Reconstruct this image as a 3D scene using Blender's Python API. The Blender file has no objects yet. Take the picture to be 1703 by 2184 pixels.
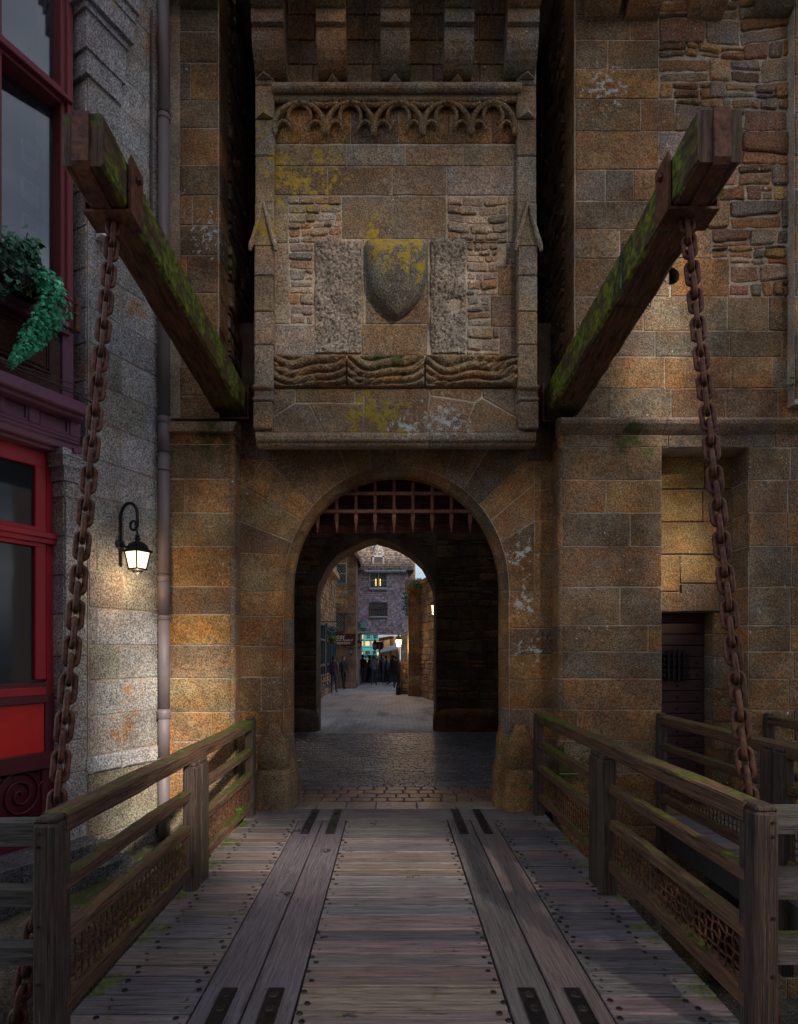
import bpy, math, random
from mathutils import Vector, noise
R = math.radians
S = bpy.context.scene
COL = S.collection
random.seed(7)

# ---------------- camera, sky, sun, exposure ----------------
F0, HU, HV, EYE = 1300.0, 836.5, 1391.0, 1.75      # survey of the place: focal length, vanishing point, eye height
cam_d = bpy.data.cameras.new('camera'); cam = bpy.data.objects.new('camera', cam_d); COL.objects.link(cam)
cam.location = (0, 0, EYE); cam.rotation_euler = (R(90), 0, 0)
cam_d.sensor_width = 36; cam_d.lens = F0 / 2184 * 36
cam_d.shift_x = 15 / 2184; cam_d.shift_y = 299 / 2184
cam_d.clip_start = .05; cam_d.clip_end = 500
S.camera = cam
S.view_settings.view_transform = 'Standard'; S.view_settings.look = 'None'
S.view_settings.gamma = 1; S.view_settings.exposure = 0.36
SUN_EL, SUN_AZ = 28, 152          # azimuth clockwise from +Y
w = bpy.data.worlds.new('World'); S.world = w; w.use_nodes = True
wn = w.node_tree; bg = wn.nodes['Background']
sk = wn.nodes.new('ShaderNodeTexSky'); sk.sky_type = 'NISHITA'; sk.sun_disc = False
sk.sun_elevation = R(SUN_EL); sk.sun_rotation = R(SUN_AZ); sk.dust_density = 3
tc = wn.nodes.new('ShaderNodeTexCoord'); mp = wn.nodes.new('ShaderNodeMapping'); mp.inputs['Scale'].default_value = (1, 1, 2.6)
nz = wn.nodes.new('ShaderNodeTexNoise'); nz.inputs['Scale'].default_value = 2.3; nz.inputs['Detail'].default_value = 7
rp = wn.nodes.new('ShaderNodeValToRGB'); rp.color_ramp.elements[0].position = .36; rp.color_ramp.elements[1].position = .6
rp.color_ramp.elements[0].color = (.30,.30,.30,1); rp.color_ramp.elements[1].color = (1,1,1,1)
cc = wn.nodes.new('ShaderNodeValToRGB'); cc.color_ramp.elements[0].position = .4; cc.color_ramp.elements[1].position = .68
cc.color_ramp.elements[0].color = (2.4,3.05,4.2,1); cc.color_ramp.elements[1].color = (8.2,8.5,9.2,1)
mx = wn.nodes.new('ShaderNodeMixRGB')
L = wn.links.new
L(tc.outputs['Generated'], mp.inputs[0]); L(mp.outputs[0], nz.inputs['Vector']); L(nz.outputs[0], rp.inputs[0]); L(nz.outputs[0], cc.inputs[0])
L(rp.outputs[0], mx.inputs[0]); L(sk.outputs[0], mx.inputs[1]); L(cc.outputs[0], mx.inputs[2]); L(mx.outputs[0], bg.inputs[0])
bg.inputs[1].default_value = 0.13
sd = bpy.data.lights.new('sun', 'SUN'); sd.energy = 5.0; sd.angle = R(2.2); sd.color = (1, .9, .76)
sun = bpy.data.objects.new('sun', sd); COL.objects.link(sun)
_d = Vector((math.sin(R(SUN_AZ))*math.cos(R(SUN_EL)), math.cos(R(SUN_AZ))*math.cos(R(SUN_EL)), math.sin(R(SUN_EL))))
sun.rotation_euler = _d.to_track_quat('Z', 'Y').to_euler(); sun.location = (4, -6, 14)

# ---------------- materials ----------------
class Mt:
    def __init__(s, name, rough=.8, metal=0, spec=.3):
        s.m = bpy.data.materials.new(name); s.m.use_nodes = True; s.nt = s.m.node_tree
        s.b = s.nt.nodes['Principled BSDF']; s.b.inputs['Roughness'].default_value = rough; s.b.inputs['Metallic'].default_value = metal
        s.b.inputs['Specular IOR Level'].default_value = spec
        g = s.nt.nodes.new('ShaderNodeNewGeometry'); s.pos = g.outputs['Position']; s.nrm = g.outputs['Normal']
    def lk(s, a, b):
        if isinstance(a, (int, float)): b.default_value = a
        elif isinstance(a, tuple): b.default_value = (*a, 1) if len(a) == 3 and len(b.default_value) == 4 else a
        else: s.nt.links.new(a, b)
    def tex(s, scale, detail=3, off=(0,0,0), vec=None, sc=(1,1,1), rough=.5, rot=(0,0,0)):
        m_ = s.nt.nodes.new('ShaderNodeMapping'); m_.inputs['Location'].default_value = off; m_.inputs['Scale'].default_value = sc; m_.inputs['Rotation'].default_value = rot
        s.lk(vec or s.pos, m_.inputs[0]); n = s.nt.nodes.new('ShaderNodeTexNoise'); n.inputs['Scale'].default_value = scale
        n.inputs['Detail'].default_value = detail; n.inputs['Roughness'].default_value = rough; s.lk(m_.outputs[0], n.inputs['Vector']); return n.outputs[0]
    def rng(s, v, a, b, c=0, d=1):
        n = s.nt.nodes.new('ShaderNodeMapRange'); s.lk(v, n.inputs[0])
        for i, x in enumerate((a, b, c, d)): s.lk(x, n.inputs[i+1])
        return n.outputs[0]
    def mth(s, op, a, b=0.):
        n = s.nt.nodes.new('ShaderNodeMath'); n.operation = op; s.lk(a, n.inputs[0]); s.lk(b, n.inputs[1]); return n.outputs[0]
    def mix(s, f, a, b, mode='MIX'):
        n = s.nt.nodes.new('ShaderNodeMixRGB'); n.blend_type = mode; s.lk(f, n.inputs[0]); s.lk(a, n.inputs[1]); s.lk(b, n.inputs[2]); return n.outputs[0]
    def attr(s, name='tint'):
        n = s.nt.nodes.new('ShaderNodeAttribute'); n.attribute_name = name; return n.outputs['Color']
    def sep(s, v):
        n = s.nt.nodes.new('ShaderNodeSeparateXYZ'); s.lk(v, n.inputs[0]); return n.outputs
    def bump(s, h, strength=.5, dist=.01):
        n = s.nt.nodes.new('ShaderNodeBump'); n.inputs['Strength'].default_value = strength; n.inputs['Distance'].default_value = dist
        s.lk(h, n.inputs['Height']); s.lk(n.outputs[0], s.b.inputs['Normal'])
    def near(s, spots):
        """patchiness field around places where lichen has settled: (x, y, z, radius)"""
        out = None
        for (x, y, z, r) in spots:
            v = s.nt.nodes.new('ShaderNodeVectorMath'); v.operation = 'DISTANCE'; s.lk(s.pos, v.inputs[0]); v.inputs[1].default_value = (x, y, z)
            q = s.rng(v.outputs['Value'], 0, r, 1, 0)
            out = q if out is None else s.mth('MAXIMUM', out, q)
        return out
    def out(s, color, rough=None):
        s.lk(color, s.b.inputs['Base Color'])
        if rough is not None: s.lk(rough, s.b.inputs['Roughness'])
        return s.m

def granite(name, speck=1.0, white=.70, yellow=.76, wspots=(), yspots=(), moss=0., orange=.4, gs=62, bump=1., stain=.62, mspots=(), rspots=()):
    m = Mt(name, .88, 0, .25)
    base = m.mix(.2, m.attr(), (.24,.205,.165)) if name in ('gate_granite','bay_granite') else m.attr()
    big = m.tex(1.7, 6, (3,1,2), rough=.6); mid = m.tex(9, 4, (1,5,2)); fine = m.tex(gs, 2, (0,0,4), rough=.65); fine2 = m.tex(gs*2.3, 1, (7,2,4))
    c = m.mix(m.rng(m.tex(3.2, 5, (1,5,2), rough=.6), .42, .62, 0, orange*1.3), base, m.mix(1., base, (1.32,.82,.42), 'MULTIPLY'))
    c = m.mix(m.rng(big, .38, .60, 0, stain), c, m.mix(1., c, (.36,.33,.34), 'MULTIPLY'))
    c = m.mix(m.rng(m.tex(.9, 5, (9,4,7)), .48, .66, 0, .5), c, m.mix(1., c, (.98,1.05,1.15), 'MULTIPLY'))
    g = m.mth('MULTIPLY', m.rng(fine, .36, .66, 1-.58*speck, 1+.72*speck), m.rng(fine2, .3, .7, 1-.3*speck, 1+.35*speck))
    gc = m.nt.nodes.new('ShaderNodeCombineColor')
    for i in range(3): m.lk(g, gc.inputs[i])
    c = m.mix(1., c, gc.outputs[0], 'MULTIPLY')
    c = m.mix(m.rng(m.tex(5.5, 6, (2,7,3), rough=.7), .38, .62, 0, .55), c, m.mix(1., c, (.55,.52,.50), 'MULTIPLY'))
    if rspots: c = m.mix(m.rng(m.mth('ADD', m.tex(7, 5, (1,1,8), rough=.65), m.rng(m.near(rspots), 0, 1, -.2, .2)), .5, .62, 0, .7), c, m.mix(1., c, (1.1,.55,.2), 'MULTIPLY'))
    pit = m.rng(m.tex(21, 3, (2,8,1), rough=.7), .69, .73, 0, .75); c = m.mix(pit, c, (.03,.022,.016))
    cry = m.rng(m.tex(38, 2, (5,3,9), rough=.7), .69, .75, 0, .6*speck); c = m.mix(cry, c, (.66,.58,.46))
    wn_ = m.tex(16, 7, (4,4,1), rough=.75)
    if wspots: wn_ = m.mth('ADD', wn_, m.rng(m.near(wspots), 0, 1, 0, .24))
    c = m.mix(m.rng(wn_, white, white+.025), c, (.46,.49,.48))
    dots = m.mth('ADD', m.tex(30, 2, (1,9,4), rough=.5), m.rng(m.tex(1.6, 3, (9,9,1)), .45, .65, -.06, .06))
    c = m.mix(m.rng(dots, .735, .75, 0, .9), c, (.50,.50,.46))
    yn = m.tex(10, 8, (8,1,6), rough=.74)
    if yspots: yn = m.mth('ADD', yn, m.rng(m.near(yspots), 0, 1, 0, .26))
    c = m.mix(m.rng(yn, yellow, yellow+.03, 0, .9), c, m.mix(m.rng(m.tex(30,3), .35,.65), (.30,.17,.02), (.34,.28,.03)))
    if moss or mspots:
        mn = m.tex(5, 6, (3,9,6), rough=.7)
        up = m.rng(m.sep(m.nrm)[2], .1, .9, 0, .22*moss)
        mn = m.mth('ADD', mn, up)
        if mspots: mn = m.mth('ADD', mn, m.rng(m.near(mspots), 0, 1, 0, .3))
        c = m.mix(m.rng(mn, .66, .76, 0, .85), c, (.035,.055,.008))
    m.bump(m.mth('ADD', m.mth('MULTIPLY', fine, .35), m.mth('ADD', m.mth('MULTIPLY', mid, .5), m.mth('MULTIPLY', pit, -.6))), bump, .034)
    return m.out(c)

def timber(name, axis, c1, c2, moss=0., mcol=(.105,.135,.011), tint=False, gscale=1., spots=False, mspots=(), rough=.72, red=.3):
    m = Mt(name, rough, 0, .3)
    sc = [14*gscale]*3; sc[axis] = .8
    g = m.tex(3.4, 6, vec=m.pos, sc=tuple(sc), rough=.66); g2 = m.tex(13, 4, (3,1,7), sc=tuple(x*.6 for x in sc), rough=.6); bl = m.tex(2.1, 5, (1,7,3))
    c = m.mix(m.rng(g, .34, .66), c1, c2)
    if tint: c = m.mix(1., c, m.attr(), 'MULTIPLY')
    c = m.mix(m.rng(bl, .4, .7, 0, red), c, m.mix(1., c, (1.25,.82,.7), 'MULTIPLY'))
    cr = m.rng(g2, .63, .70, 0, .8); c = m.mix(cr, c, (.012,.009,.008))
    c = m.mix(m.rng(m.tex(40, 2, (2,2,2), sc=tuple(x*.25 for x in sc)), .66, .74, 0, .5), c, (.27,.25,.25))
    if spots:
        v = m.nt.nodes.new('ShaderNodeTexVoronoi'); v.inputs['Scale'].default_value = 2.1; m.lk(m.pos, v.inputs['Vector'])
        k = m.mth('ADD', v.outputs['Distance'], m.rng(m.tex(26, 3), .3, .7, -.13, .13))
        c = m.mix(m.mth('MULTIPLY', m.rng(k, .07, .10, 1, 0), m.rng(m.tex(1.3, 2, (5,5,0)), .5, .55)), c, (.015,.013,.013))
        c = m.mix(m.rng(m.tex(5, 6, (4,2,1), sc=(.5,1,1), rough=.75), .64, .72, 0, .35), c, (.36,.34,.36))
        c = m.mix(m.rng(m.tex(1.1, 5, (1,2,5)), .45, .7, 0, .45), c, m.mix(1., c, (.55,.52,.56), 'MULTIPLY'))
    if moss or mspots:
        mn = m.mth('ADD', m.tex(6, 6, (3,9,6), rough=.7), m.rng(m.sep(m.nrm)[2], .2, .9, -.12, .16*moss))
        if mspots: mn = m.mth('ADD', mn, m.rng(m.near(mspots), 0, 1, 0, .34))
        c = m.mix(m.rng(mn, .58, .72, 0, .85), c, m.mix(m.rng(m.tex(22, 3), .35, .65), (.018,.035,.004), mcol))
    m.bump(m.mth('ADD', m.mth('ADD', g, m.mth('MULTIPLY', cr, -1.)), m.mth('MULTIPLY', g2, .5)), 1., .010)
    return m.out(c)

def rust(name, c1, c2, metal=.3, rough=.6, sc=30):
    m = Mt(name, rough, metal, .4)
    a = m.tex(sc, 5, rough=.7); b = m.tex(6, 4, (3,3,3))
    c = m.mix(m.rng(a, .35, .65), c1, c2); c = m.mix(m.rng(b, .4, .7, 0, .6), c, m.mix(1., c, (.5,.45,.5), 'MULTIPLY'))
    m.bump(a, .6, .004); return m.out(c, m.rng(b, .3, .7, rough-.12, rough+.15))

def paint(name, col, rough=.45, wear=.3, wcol=(.2,.1,.09), axis=2):
    m = Mt(name, rough, 0, .5)
    n = m.tex(4, 5, rough=.6); sc = [9, 9, 9]; sc[axis] = .7
    st = m.tex(5, 5, (2,1,1), sc=tuple(sc), rough=.7)
    c = m.mix(m.rng(n, .3, .7), tuple(x*.75 for x in col), col)
    c = m.mix(m.rng(st, .62, .72, 0, wear), c, wcol)
    m.bump(m.mth('ADD', st, n), .2, .004); return m.out(c, m.rng(n, .3, .7, rough, rough+.2))

def plain(name, col, rough=.7, metal=0, var=.25, sc=12):
    m = Mt(name, rough, metal, .4); n = m.tex(sc, 4)
    return m.out(m.mix(m.rng(n, .3, .7), tuple(x*(1-var) for x in col), tuple(x*(1+var) for x in col)))

def glow(name, col, strength):
    m = Mt(name, .4); m.lk(col, m.b.inputs['Emission Color']); m.b.inputs['Emission Strength'].default_value = strength
    return m.out(col)

def glass(name, tint=(.02,.025,.03), alpha=.35):
    m = Mt(name, .04, 0, .8)
    m.b.inputs['Alpha'].default_value = alpha; m.b.inputs['IOR'].default_value = 2.1; m.b.inputs['Specular IOR Level'].default_value = .5
    n = m.tex(1.5, 3); m.bump(n, .05, .02)
    return m.out(tint)

M = {}
M['mortar'] = granite('mortar', .6, .74, .85, orange=.2, gs=80, bump=.6, stain=.6)
M['leaf'] = None

# ---------------- mesh building ----------------
class MB:
    def __init__(s): s.v = []; s.f = []; s.mi = []; s.c = []; s.off = Vector((0,0,0))
    def add(s, vs, fs, mi=0, col=(1,1,1)):
        n = len(s.v); s.v.extend(Vector(p) for p in vs)
        for f in fs: s.f.append([i+n for i in f]); s.mi.append(mi); s.c.append(col)
    def hexa(s, P, mi=0, col=(1,1,1)):
        s.add(P, [(0,3,2,1),(4,5,6,7),(0,1,5,4),(1,2,6,5),(2,3,7,6),(3,0,4,7)], mi, col)
    def box(s, x0, x1, y0, y1, z0, z1, mi=0, col=(1,1,1), bev=0):
        if bev <= 0:
            s.hexa([(x0,y0,z0),(x1,y0,z0),(x1,y1,z0),(x0,y1,z0),(x0,y0,z1),(x1,y0,z1),(x1,y1,z1),(x0,y1,z1)], mi, col); return
        b = bev; P = []; 
        def ring(z, i): return [(x0+i,y0+b,z),(x0+b,y0+i,z),(x1-b,y0+i,z),(x1-i,y0+b,z),(x1-i,y1-b,z),(x1-b,y1-i,z),(x0+b,y1-i,z),(x0+i,y1-b,z)]
        P = ring(z0, b*.9) + ring(z0+b, 0) + ring(z1-b, 0) + ring(z1, b*.9)
        fs = [tuple(range(7,-1,-1)), tuple(range(24,32))]
        for k in range(3):
            for i in range(8): j = (i+1) % 8; fs.append((k*8+i, k*8+j, k*8+8+j, k*8+8+i))
        s.add(P, fs, mi, col)
    def beam(s, p0, p1, wd, ht, mi=0, col=(1,1,1), up=(0,0,1)):
        p0 = Vector(p0); p1 = Vector(p1); d = (p1-p0).normalized(); r = d.cross(Vector(up)).normalized(); u = r.cross(d)
        q = [(-1,-1),(1,-1),(1,1),(-1,1)]
        s.hexa([p0+r*(a*wd/2)+u*(b*ht/2) for a, b in q] + [p1+r*(a*wd/2)+u*(b*ht/2) for a, b in q], mi, col)
    def tube(s, path, r, n=8, mi=0, col=(1,1,1), closed=False, radii=None):
        path = [Vector(p) for p in path]; m_ = len(path); rings = []; prev = None
        for i, p in enumerate(path):
            a = path[(i-1) % m_] if (closed or i) else p; b = path[(i+1) % m_] if (closed or i < m_-1) else p
            t = (b-a).normalized()
            if prev is None: prev = t.orthogonal().normalized()
            prev = (prev - t*prev.dot(t)).normalized(); bn = t.cross(prev); rr = radii[i] if radii else r
            rings.append([p + prev*(rr*math.cos(2*math.pi*k/n)) + bn*(rr*math.sin(2*math.pi*k/n)) for k in range(n)])
        vs = [q for g in rings for q in g]; fs = []
        for i in range(m_ if closed else m_-1):
            j = (i+1) % m_
            for k in range(n): l = (k+1) % n; fs.append((i*n+k, i*n+l, j*n+l, j*n+k))
        if not closed: fs += [tuple(range(n-1,-1,-1)), tuple(range((m_-1)*n, m_*n))]
        s.add(vs, fs, mi, col)
    def lathe(s, c, prof, n=16, mi=0, col=(1,1,1), ang0=0, sx=1, sy=1):
        vs = []; fs = []
        for (r, z) in prof:
            for k in range(n): a = ang0+2*math.pi*k/n; vs.append((c[0]+sx*r*math.cos(a), c[1]+sy*r*math.sin(a), c[2]+z))
        for i in range(len(prof)-1):
            for k in range(n): l = (k+1) % n; fs.append((i*n+k, i*n+l, (i+1)*n+l, (i+1)*n+k))
        fs += [tuple(range(n-1,-1,-1)), tuple(range((len(prof)-1)*n, len(prof)*n))]
        s.add(vs, fs, mi, col)
    def build(s, name, mats, parent=None, smooth=False):
        me = bpy.data.meshes.new(name); o = bpy.data.objects.new(name, me); COL.objects.link(o)
        loc = Vector((0,0,0))
        if parent is not None: loc = wloc(parent); o.parent = parent
        else:
            mn = [min(p[i] for p in s.v) for i in range(3)]; mxv = [max(p[i] for p in s.v) for i in range(3)]
            loc = Vector(((mn[0]+mxv[0])/2, (mn[1]+mxv[1])/2, mn[2])); o.location = loc
        me.from_pydata([p-loc for p in s.v], [], s.f)
        if not isinstance(mats, (list, tuple)): mats = [mats]
        for m_ in mats: me.materials.append(m_)
        me.polygons.foreach_set('material_index', s.mi)
        if smooth: me.polygons.foreach_set('use_smooth', [True]*len(s.f))
        ca = me.color_attributes.new('tint', 'FLOAT_COLOR', 'CORNER'); buf = []
        for f, c in zip(s.f, s.c): buf.extend((c[0], c[1], c[2], 1.)*len(f))
        ca.data.foreach_set('color', buf); me.update(); return o

def wloc(o):
    v = Vector(o.location)
    while o.parent: o = o.parent; v += o.location
    return v
def tag(o, label=None, cat=None, group=None, kind=None):
    if label: o['label'] = label
    if cat: o['category'] = cat
    if group: o['group'] = group
    if kind: o['kind'] = kind
    return o
def thing(name, loc, label, cat, group=None):
    o = bpy.data.objects.new(name, None); COL.objects.link(o); o.location = loc; o.empty_display_size = .2
    return tag(o, label, cat, group)
def rc(pal, v=.16):
    c = random.choice(pal); k = 1+random.uniform(-v, v); return (c[0]*k, c[1]*k*random.uniform(.95,1.05), c[2]*k*random.uniform(.9,1.1))

# plane frame: a along ex, b = world z, h outward
class Fr:
    def __init__(s, O, ex, en): s.O = Vector(O); s.ex = Vector(ex).normalized(); s.en = Vector(en).normalized(); s.sg = 1 if s.ex.cross(Vector((0,0,1))).dot(s.en) > 0 else -1
    def p(s, a, b, h=0): return s.O + s.ex*a + s.en*h + Vector((0,0,b-s.O.z))
    def uv(s, u, v, h=0):
        """survey reading -> position (a, z) on this wall plane"""
        d = Vector(((u-HU)/F0, 1, -(v-HV)/F0)); e = Vector((0,0,EYE)); q = s.O + s.en*h
        t = (q-e).dot(s.en)/d.dot(s.en); P = e + d*t; return ((P-s.O).dot(s.ex), P.z)
def front(Y): return Fr((0,Y,0), (1,0,0), (0,-1,0))

def inset(poly, d):
    n = len(poly); out = []
    for i in range(n):
        p0, p1, p2 = poly[i-1], poly[i], poly[(i+1) % n]
        e1 = (p1[0]-p0[0], p1[1]-p0[1]); e2 = (p2[0]-p1[0], p2[1]-p1[1])
        l1 = math.hypot(*e1) or 1e-9; l2 = math.hypot(*e2) or 1e-9
        n1 = (-e1[1]/l1, e1[0]/l1); n2 = (-e2[1]/l2, e2[0]/l2)
        k = max(.35, 1+n1[0]*n2[0]+n1[1]*n2[1]); out.append((p1[0]+d*(n1[0]+n2[0])/k, p1[1]+d*(n1[1]+n2[1])/k))
    return out
def area(p): return .5*sum(p[i-1][0]*p[i][1]-p[i][0]*p[i-1][1] for i in range(len(p)))
def stone(mb, fr, poly, h=.02, gap=.010, bev=.006, col=(1,1,1), jit=.004, cut=0, h0=0, bulge=0, mi=0, seg=.14):
    if area(poly) < 0: poly = poly[::-1]
    poly = inset(poly, gap/2)
    for _ in range(cut):
        q = []
        for i in range(len(poly)):
            a, b = poly[i], poly[(i+1) % len(poly)]; L_ = math.hypot(b[0]-a[0], b[1]-a[1]); t = min(.2, random.uniform(.003,.028)/max(L_,.01)) if _ == 0 else .25
            q += [(a[0]+(b[0]-a[0])*t, a[1]+(b[1]-a[1])*t), (b[0]-(b[0]-a[0])*t, b[1]-(b[1]-a[1])*t)]
        poly = q
    q = []
    for i in range(len(poly)):
        a, b = poly[i], poly[(i+1) % len(poly)]; k = max(1, int(math.hypot(b[0]-a[0], b[1]-a[1])/seg))
        for j in range(k): t = j/k; q.append((a[0]+(b[0]-a[0])*t+random.uniform(-jit,jit), a[1]+(b[1]-a[1])*t+random.uniform(-jit,jit)))
    poly = q; n = len(poly)
    if area(poly) < .0004: return
    r2 = inset(poly, bev); tk = .02 if h > .028 else .0035; tx, ty = random.uniform(-tk,tk), random.uniform(-tk,tk)
    cx = sum(p[0] for p in r2)/n; cy = sum(p[1] for p in r2)/n
    h = h*.42 if h < .028 else h*.62
    vs = [fr.p(p[0], p[1], h0-.03) for p in poly] + [fr.p(p[0], p[1], h0+h-bev) for p in poly] + [fr.p(p[0], p[1], h0+h+tx*(p[0]-cx)+ty*(p[1]-cy)) for p in r2]
    fs = []
    for k in range(2):
        for i in range(n): j = (i+1) % n; fs.append((k*n+i, k*n+j, (k+1)*n+j, (k+1)*n+i))
    if bulge:
        r3 = inset(r2, min(.03, bulge*2)) if area(r2) > .01 else r2
        vs += [fr.p(cx+(p[0]-cx)*.72, cy+(p[1]-cy)*.72, h0+h+bulge*random.uniform(.5,1.2)) for p in r2] + [fr.p(cx, cy, h0+h+bulge)]
        for i in range(n): j = (i+1) % n; fs += [(2*n+i, 2*n+j, 3*n+j, 3*n+i), (3*n+i, 3*n+j, 4*n)]
    else: fs.append(tuple(range(2*n, 3*n)))
    if fr.sg < 0: fs = [f[::-1] for f in fs]
    mb.add(vs, fs, mi, col)
def courses(mb, fr, zs, a0, a1, pal, joints=None, wmin=.35, wmax=.8, **k):
    """zs: bed heights low->high; joints: {row: [a,...]}"""
    for r in range(len(zs)-1):
        if joints is not None and r in joints: js = [a0]+joints[r]+[a1]
        else:
            js = [a0]; 
            while a1-js[-1] > wmax: js.append(js[-1]+random.uniform(wmin, wmax))
            if len(js) > 1 and a1-js[-1] < wmin*.5: js.pop()
            js.append(a1)
        for i in range(len(js)-1):
            kk = dict(k); kk['h'] = k.get('h', .02)*random.uniform(.6, 1.3)
            stone(mb, fr, [(js[i],zs[r]),(js[i+1],zs[r]),(js[i+1],zs[r+1]),(js[i],zs[r+1])], col=rc(pal), **kk)
def rubble(mb, fr, a0, a1, z0, z1, pal, hmin=.06, hmax=.17, h=.03, gap=.02, small=.3, amp=.02, wf=1., h0=0, ok=None):
    z = z0; rowlines = [z0]
    while z < z1-hmin*.6: z += random.uniform(hmin, hmax); rowlines.append(min(z, z1))
    rowlines[-1] = z1
    def wob(a, z): return amp*noise.noise(Vector((a*1.6, z*3, fr.O.y+fr.O.x)))*2
    for r in range(len(rowlines)-1):
        lo, hi = rowlines[r], rowlines[r+1]; a = a0; H = hi-lo
        while a < a1-.001:
            w_ = random.uniform(.8, 2.6)*H*wf; w_ = min(max(w_, .07), a1-a)
            if a1-(a+w_) < .06: w_ = a1-a
            b = a+w_; sk_ = random.uniform(-.012,.012)
            def q(x, zz): return (x+(random.uniform(-.008,.008) if a0 < x < a1 else 0), zz+(wob(x, zz) if z0 < zz < z1 else 0))
            parts = [(lo, hi)]
            if H > .12 and random.random() < small: m_ = lo+H*random.uniform(.35,.65); parts = [(lo, m_), (m_, hi)]
            for (l, t) in parts:
                cxy = ((a+b)/2, (l+t)/2)
                if ok is None or ok(*cxy):
                    stone(mb, fr, [q(a,l), q(b,l), q(b,t), q(a,t)], h=h*random.uniform(.4,1.5), gap=gap*random.uniform(.8,1.4), bev=min(.012,H*.1), col=rc(pal,.25), jit=.009*min(1,H*8), cut=1, bulge=random.uniform(.0,.005), seg=.06, h0=h0)
            a = b
def hf(mb, fr, a0, a1, b0, b1, na, nb, fn, col=(1,1,1), mi=0, skirt=.06):
    vs = []; fs = []
    for j in range(nb+1):
        for i in range(na+1):
            s_, t_ = i/na, j/nb; e = (i in (0, na)) or (j in (0, nb)); a = a0+(a1-a0)*s_; b = b0+(b1-b0)*t_
            vs.append(fr.p(a, b, -skirt if e else fn(a, b, s_, t_)))
    for j in range(nb):
        for i in range(na): k = j*(na+1)+i; fs.append((k, k+1, k+na+2, k+na+1))
    if fr.sg < 0: fs = [f[::-1] for f in fs]
    mb.add(vs, fs, mi, col)
def fbm(x, y, z=0, o=4): return noise.fractal(Vector((x,y,z)), 1., 2., o)
# ---------------- gatehouse ----------------
PG = [(.30,.18,.085),(.34,.20,.085),(.25,.18,.105),(.20,.145,.09),(.27,.21,.13),(.37,.215,.08),(.20,.165,.12),(.23,.14,.075)]
PGL = [(.34,.20,.085),(.38,.23,.10),(.27,.195,.11),(.25,.21,.15),(.36,.205,.075),(.22,.15,.085)]
PR = [(.30,.17,.08),(.34,.22,.11),(.25,.20,.15),(.22,.13,.08),(.36,.24,.11),(.20,.17,.14),(.32,.18,.11),(.27,.24,.2)]
PB = [(.27,.21,.14),(.30,.25,.18),(.26,.23,.18),(.29,.205,.12),(.32,.27,.21)]
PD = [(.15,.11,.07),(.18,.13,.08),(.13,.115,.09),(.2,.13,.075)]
YB, YU, YA, YF = 6.55, 6.63, 6.81, 6.45
FB, FU, FA, FF = front(YB), front(YU), front(YA), front(YF)
def zv(v, Y): return EYE-(v-HV)*Y/F0
def xu(u, Y): return (u-HU)*Y/F0
M['gate'] = granite('gate_granite', .85, .735, .80, wspots=[(1.42,6.8,2.85,.55),(1.5,6.8,1.75,.5),(1.45,6.8,2.3,.5),(-1.98,6.6,6.3,.7),(2.3,6.6,7.9,.8)], yspots=[(2.4,6.6,7.4,.9),(-1.2,6.8,3.75,.3)], moss=.4, mspots=[(-1.9,6.5,4.05,.5),(2.6,6.5,4.02,.4),(1.85,6.5,.5,.5)])
M['bay'] = granite('bay_granite', .85, .705, .705, orange=.3, stain=.45, wspots=[(.55,6.35,4.15,.55),(.15,6.35,4.12,.4),(-.3,6.45,5.9,.4),(.6,6.4,5.7,.45)], yspots=[(-.93,6.45,6.72,.85),(-1.2,6.45,6.9,.5),(-.25,6.4,4.25,.6),(.0,6.4,4.2,.5),(-1.35,6.4,6.2,.5),(-.2,6.45,6.2,.4),(-1.35,6.4,7.3,.4)])
M['shield'] = granite('shield_granite', 1.1, .74, .655, orange=.2, gs=70, yspots=[(-.05,6.3,6.0,.42),(.1,6.3,5.78,.36),(-.16,6.3,5.95,.3),(.28,6.3,5.72,.2),(.22,6.3,6.0,.25)])
M['rubble'] = granite('rubble_stone', .8, .71, .80, orange=.4, gs=50, bump=1.)
M['pillar'] = granite('weathered_schist', 1.0, .70, .78, orange=.1, gs=34, bump=1., stain=.4)
M['vault'] = granite('vault_stone', .9, .80, .9, orange=.3)
M['carved'] = granite('carved_granite', 1., .76, .80, orange=.5, mspots=[(0,6.4,4.9,.5)])
G2 = [M['gate'], M['mortar']]; MC = (.50,.43,.34)
gate = thing('gatehouse', (0, 6.9, -2.2), 'tall brown granite gatehouse with a round archway, carved panel and stone shield above it', 'gatehouse')
def back(mb, fr, a0, a1, z0, z1, h=0, mi=1, depth=.25, col=MC):
    vs = [fr.p(a,b,hh) for hh in (h, h-depth) for a, b in ((a0,z0),(a1,z0),(a1,z1),(a0,z1))]
    fs = [(0,1,2,3),(7,6,5,4),(0,4,5,1),(1,5,6,2),(2,6,7,3),(3,7,4,0)]
    if fr.sg < 0: fs = [f[::-1] for f in fs]
    mb.add(vs, fs, mi, col)

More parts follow.
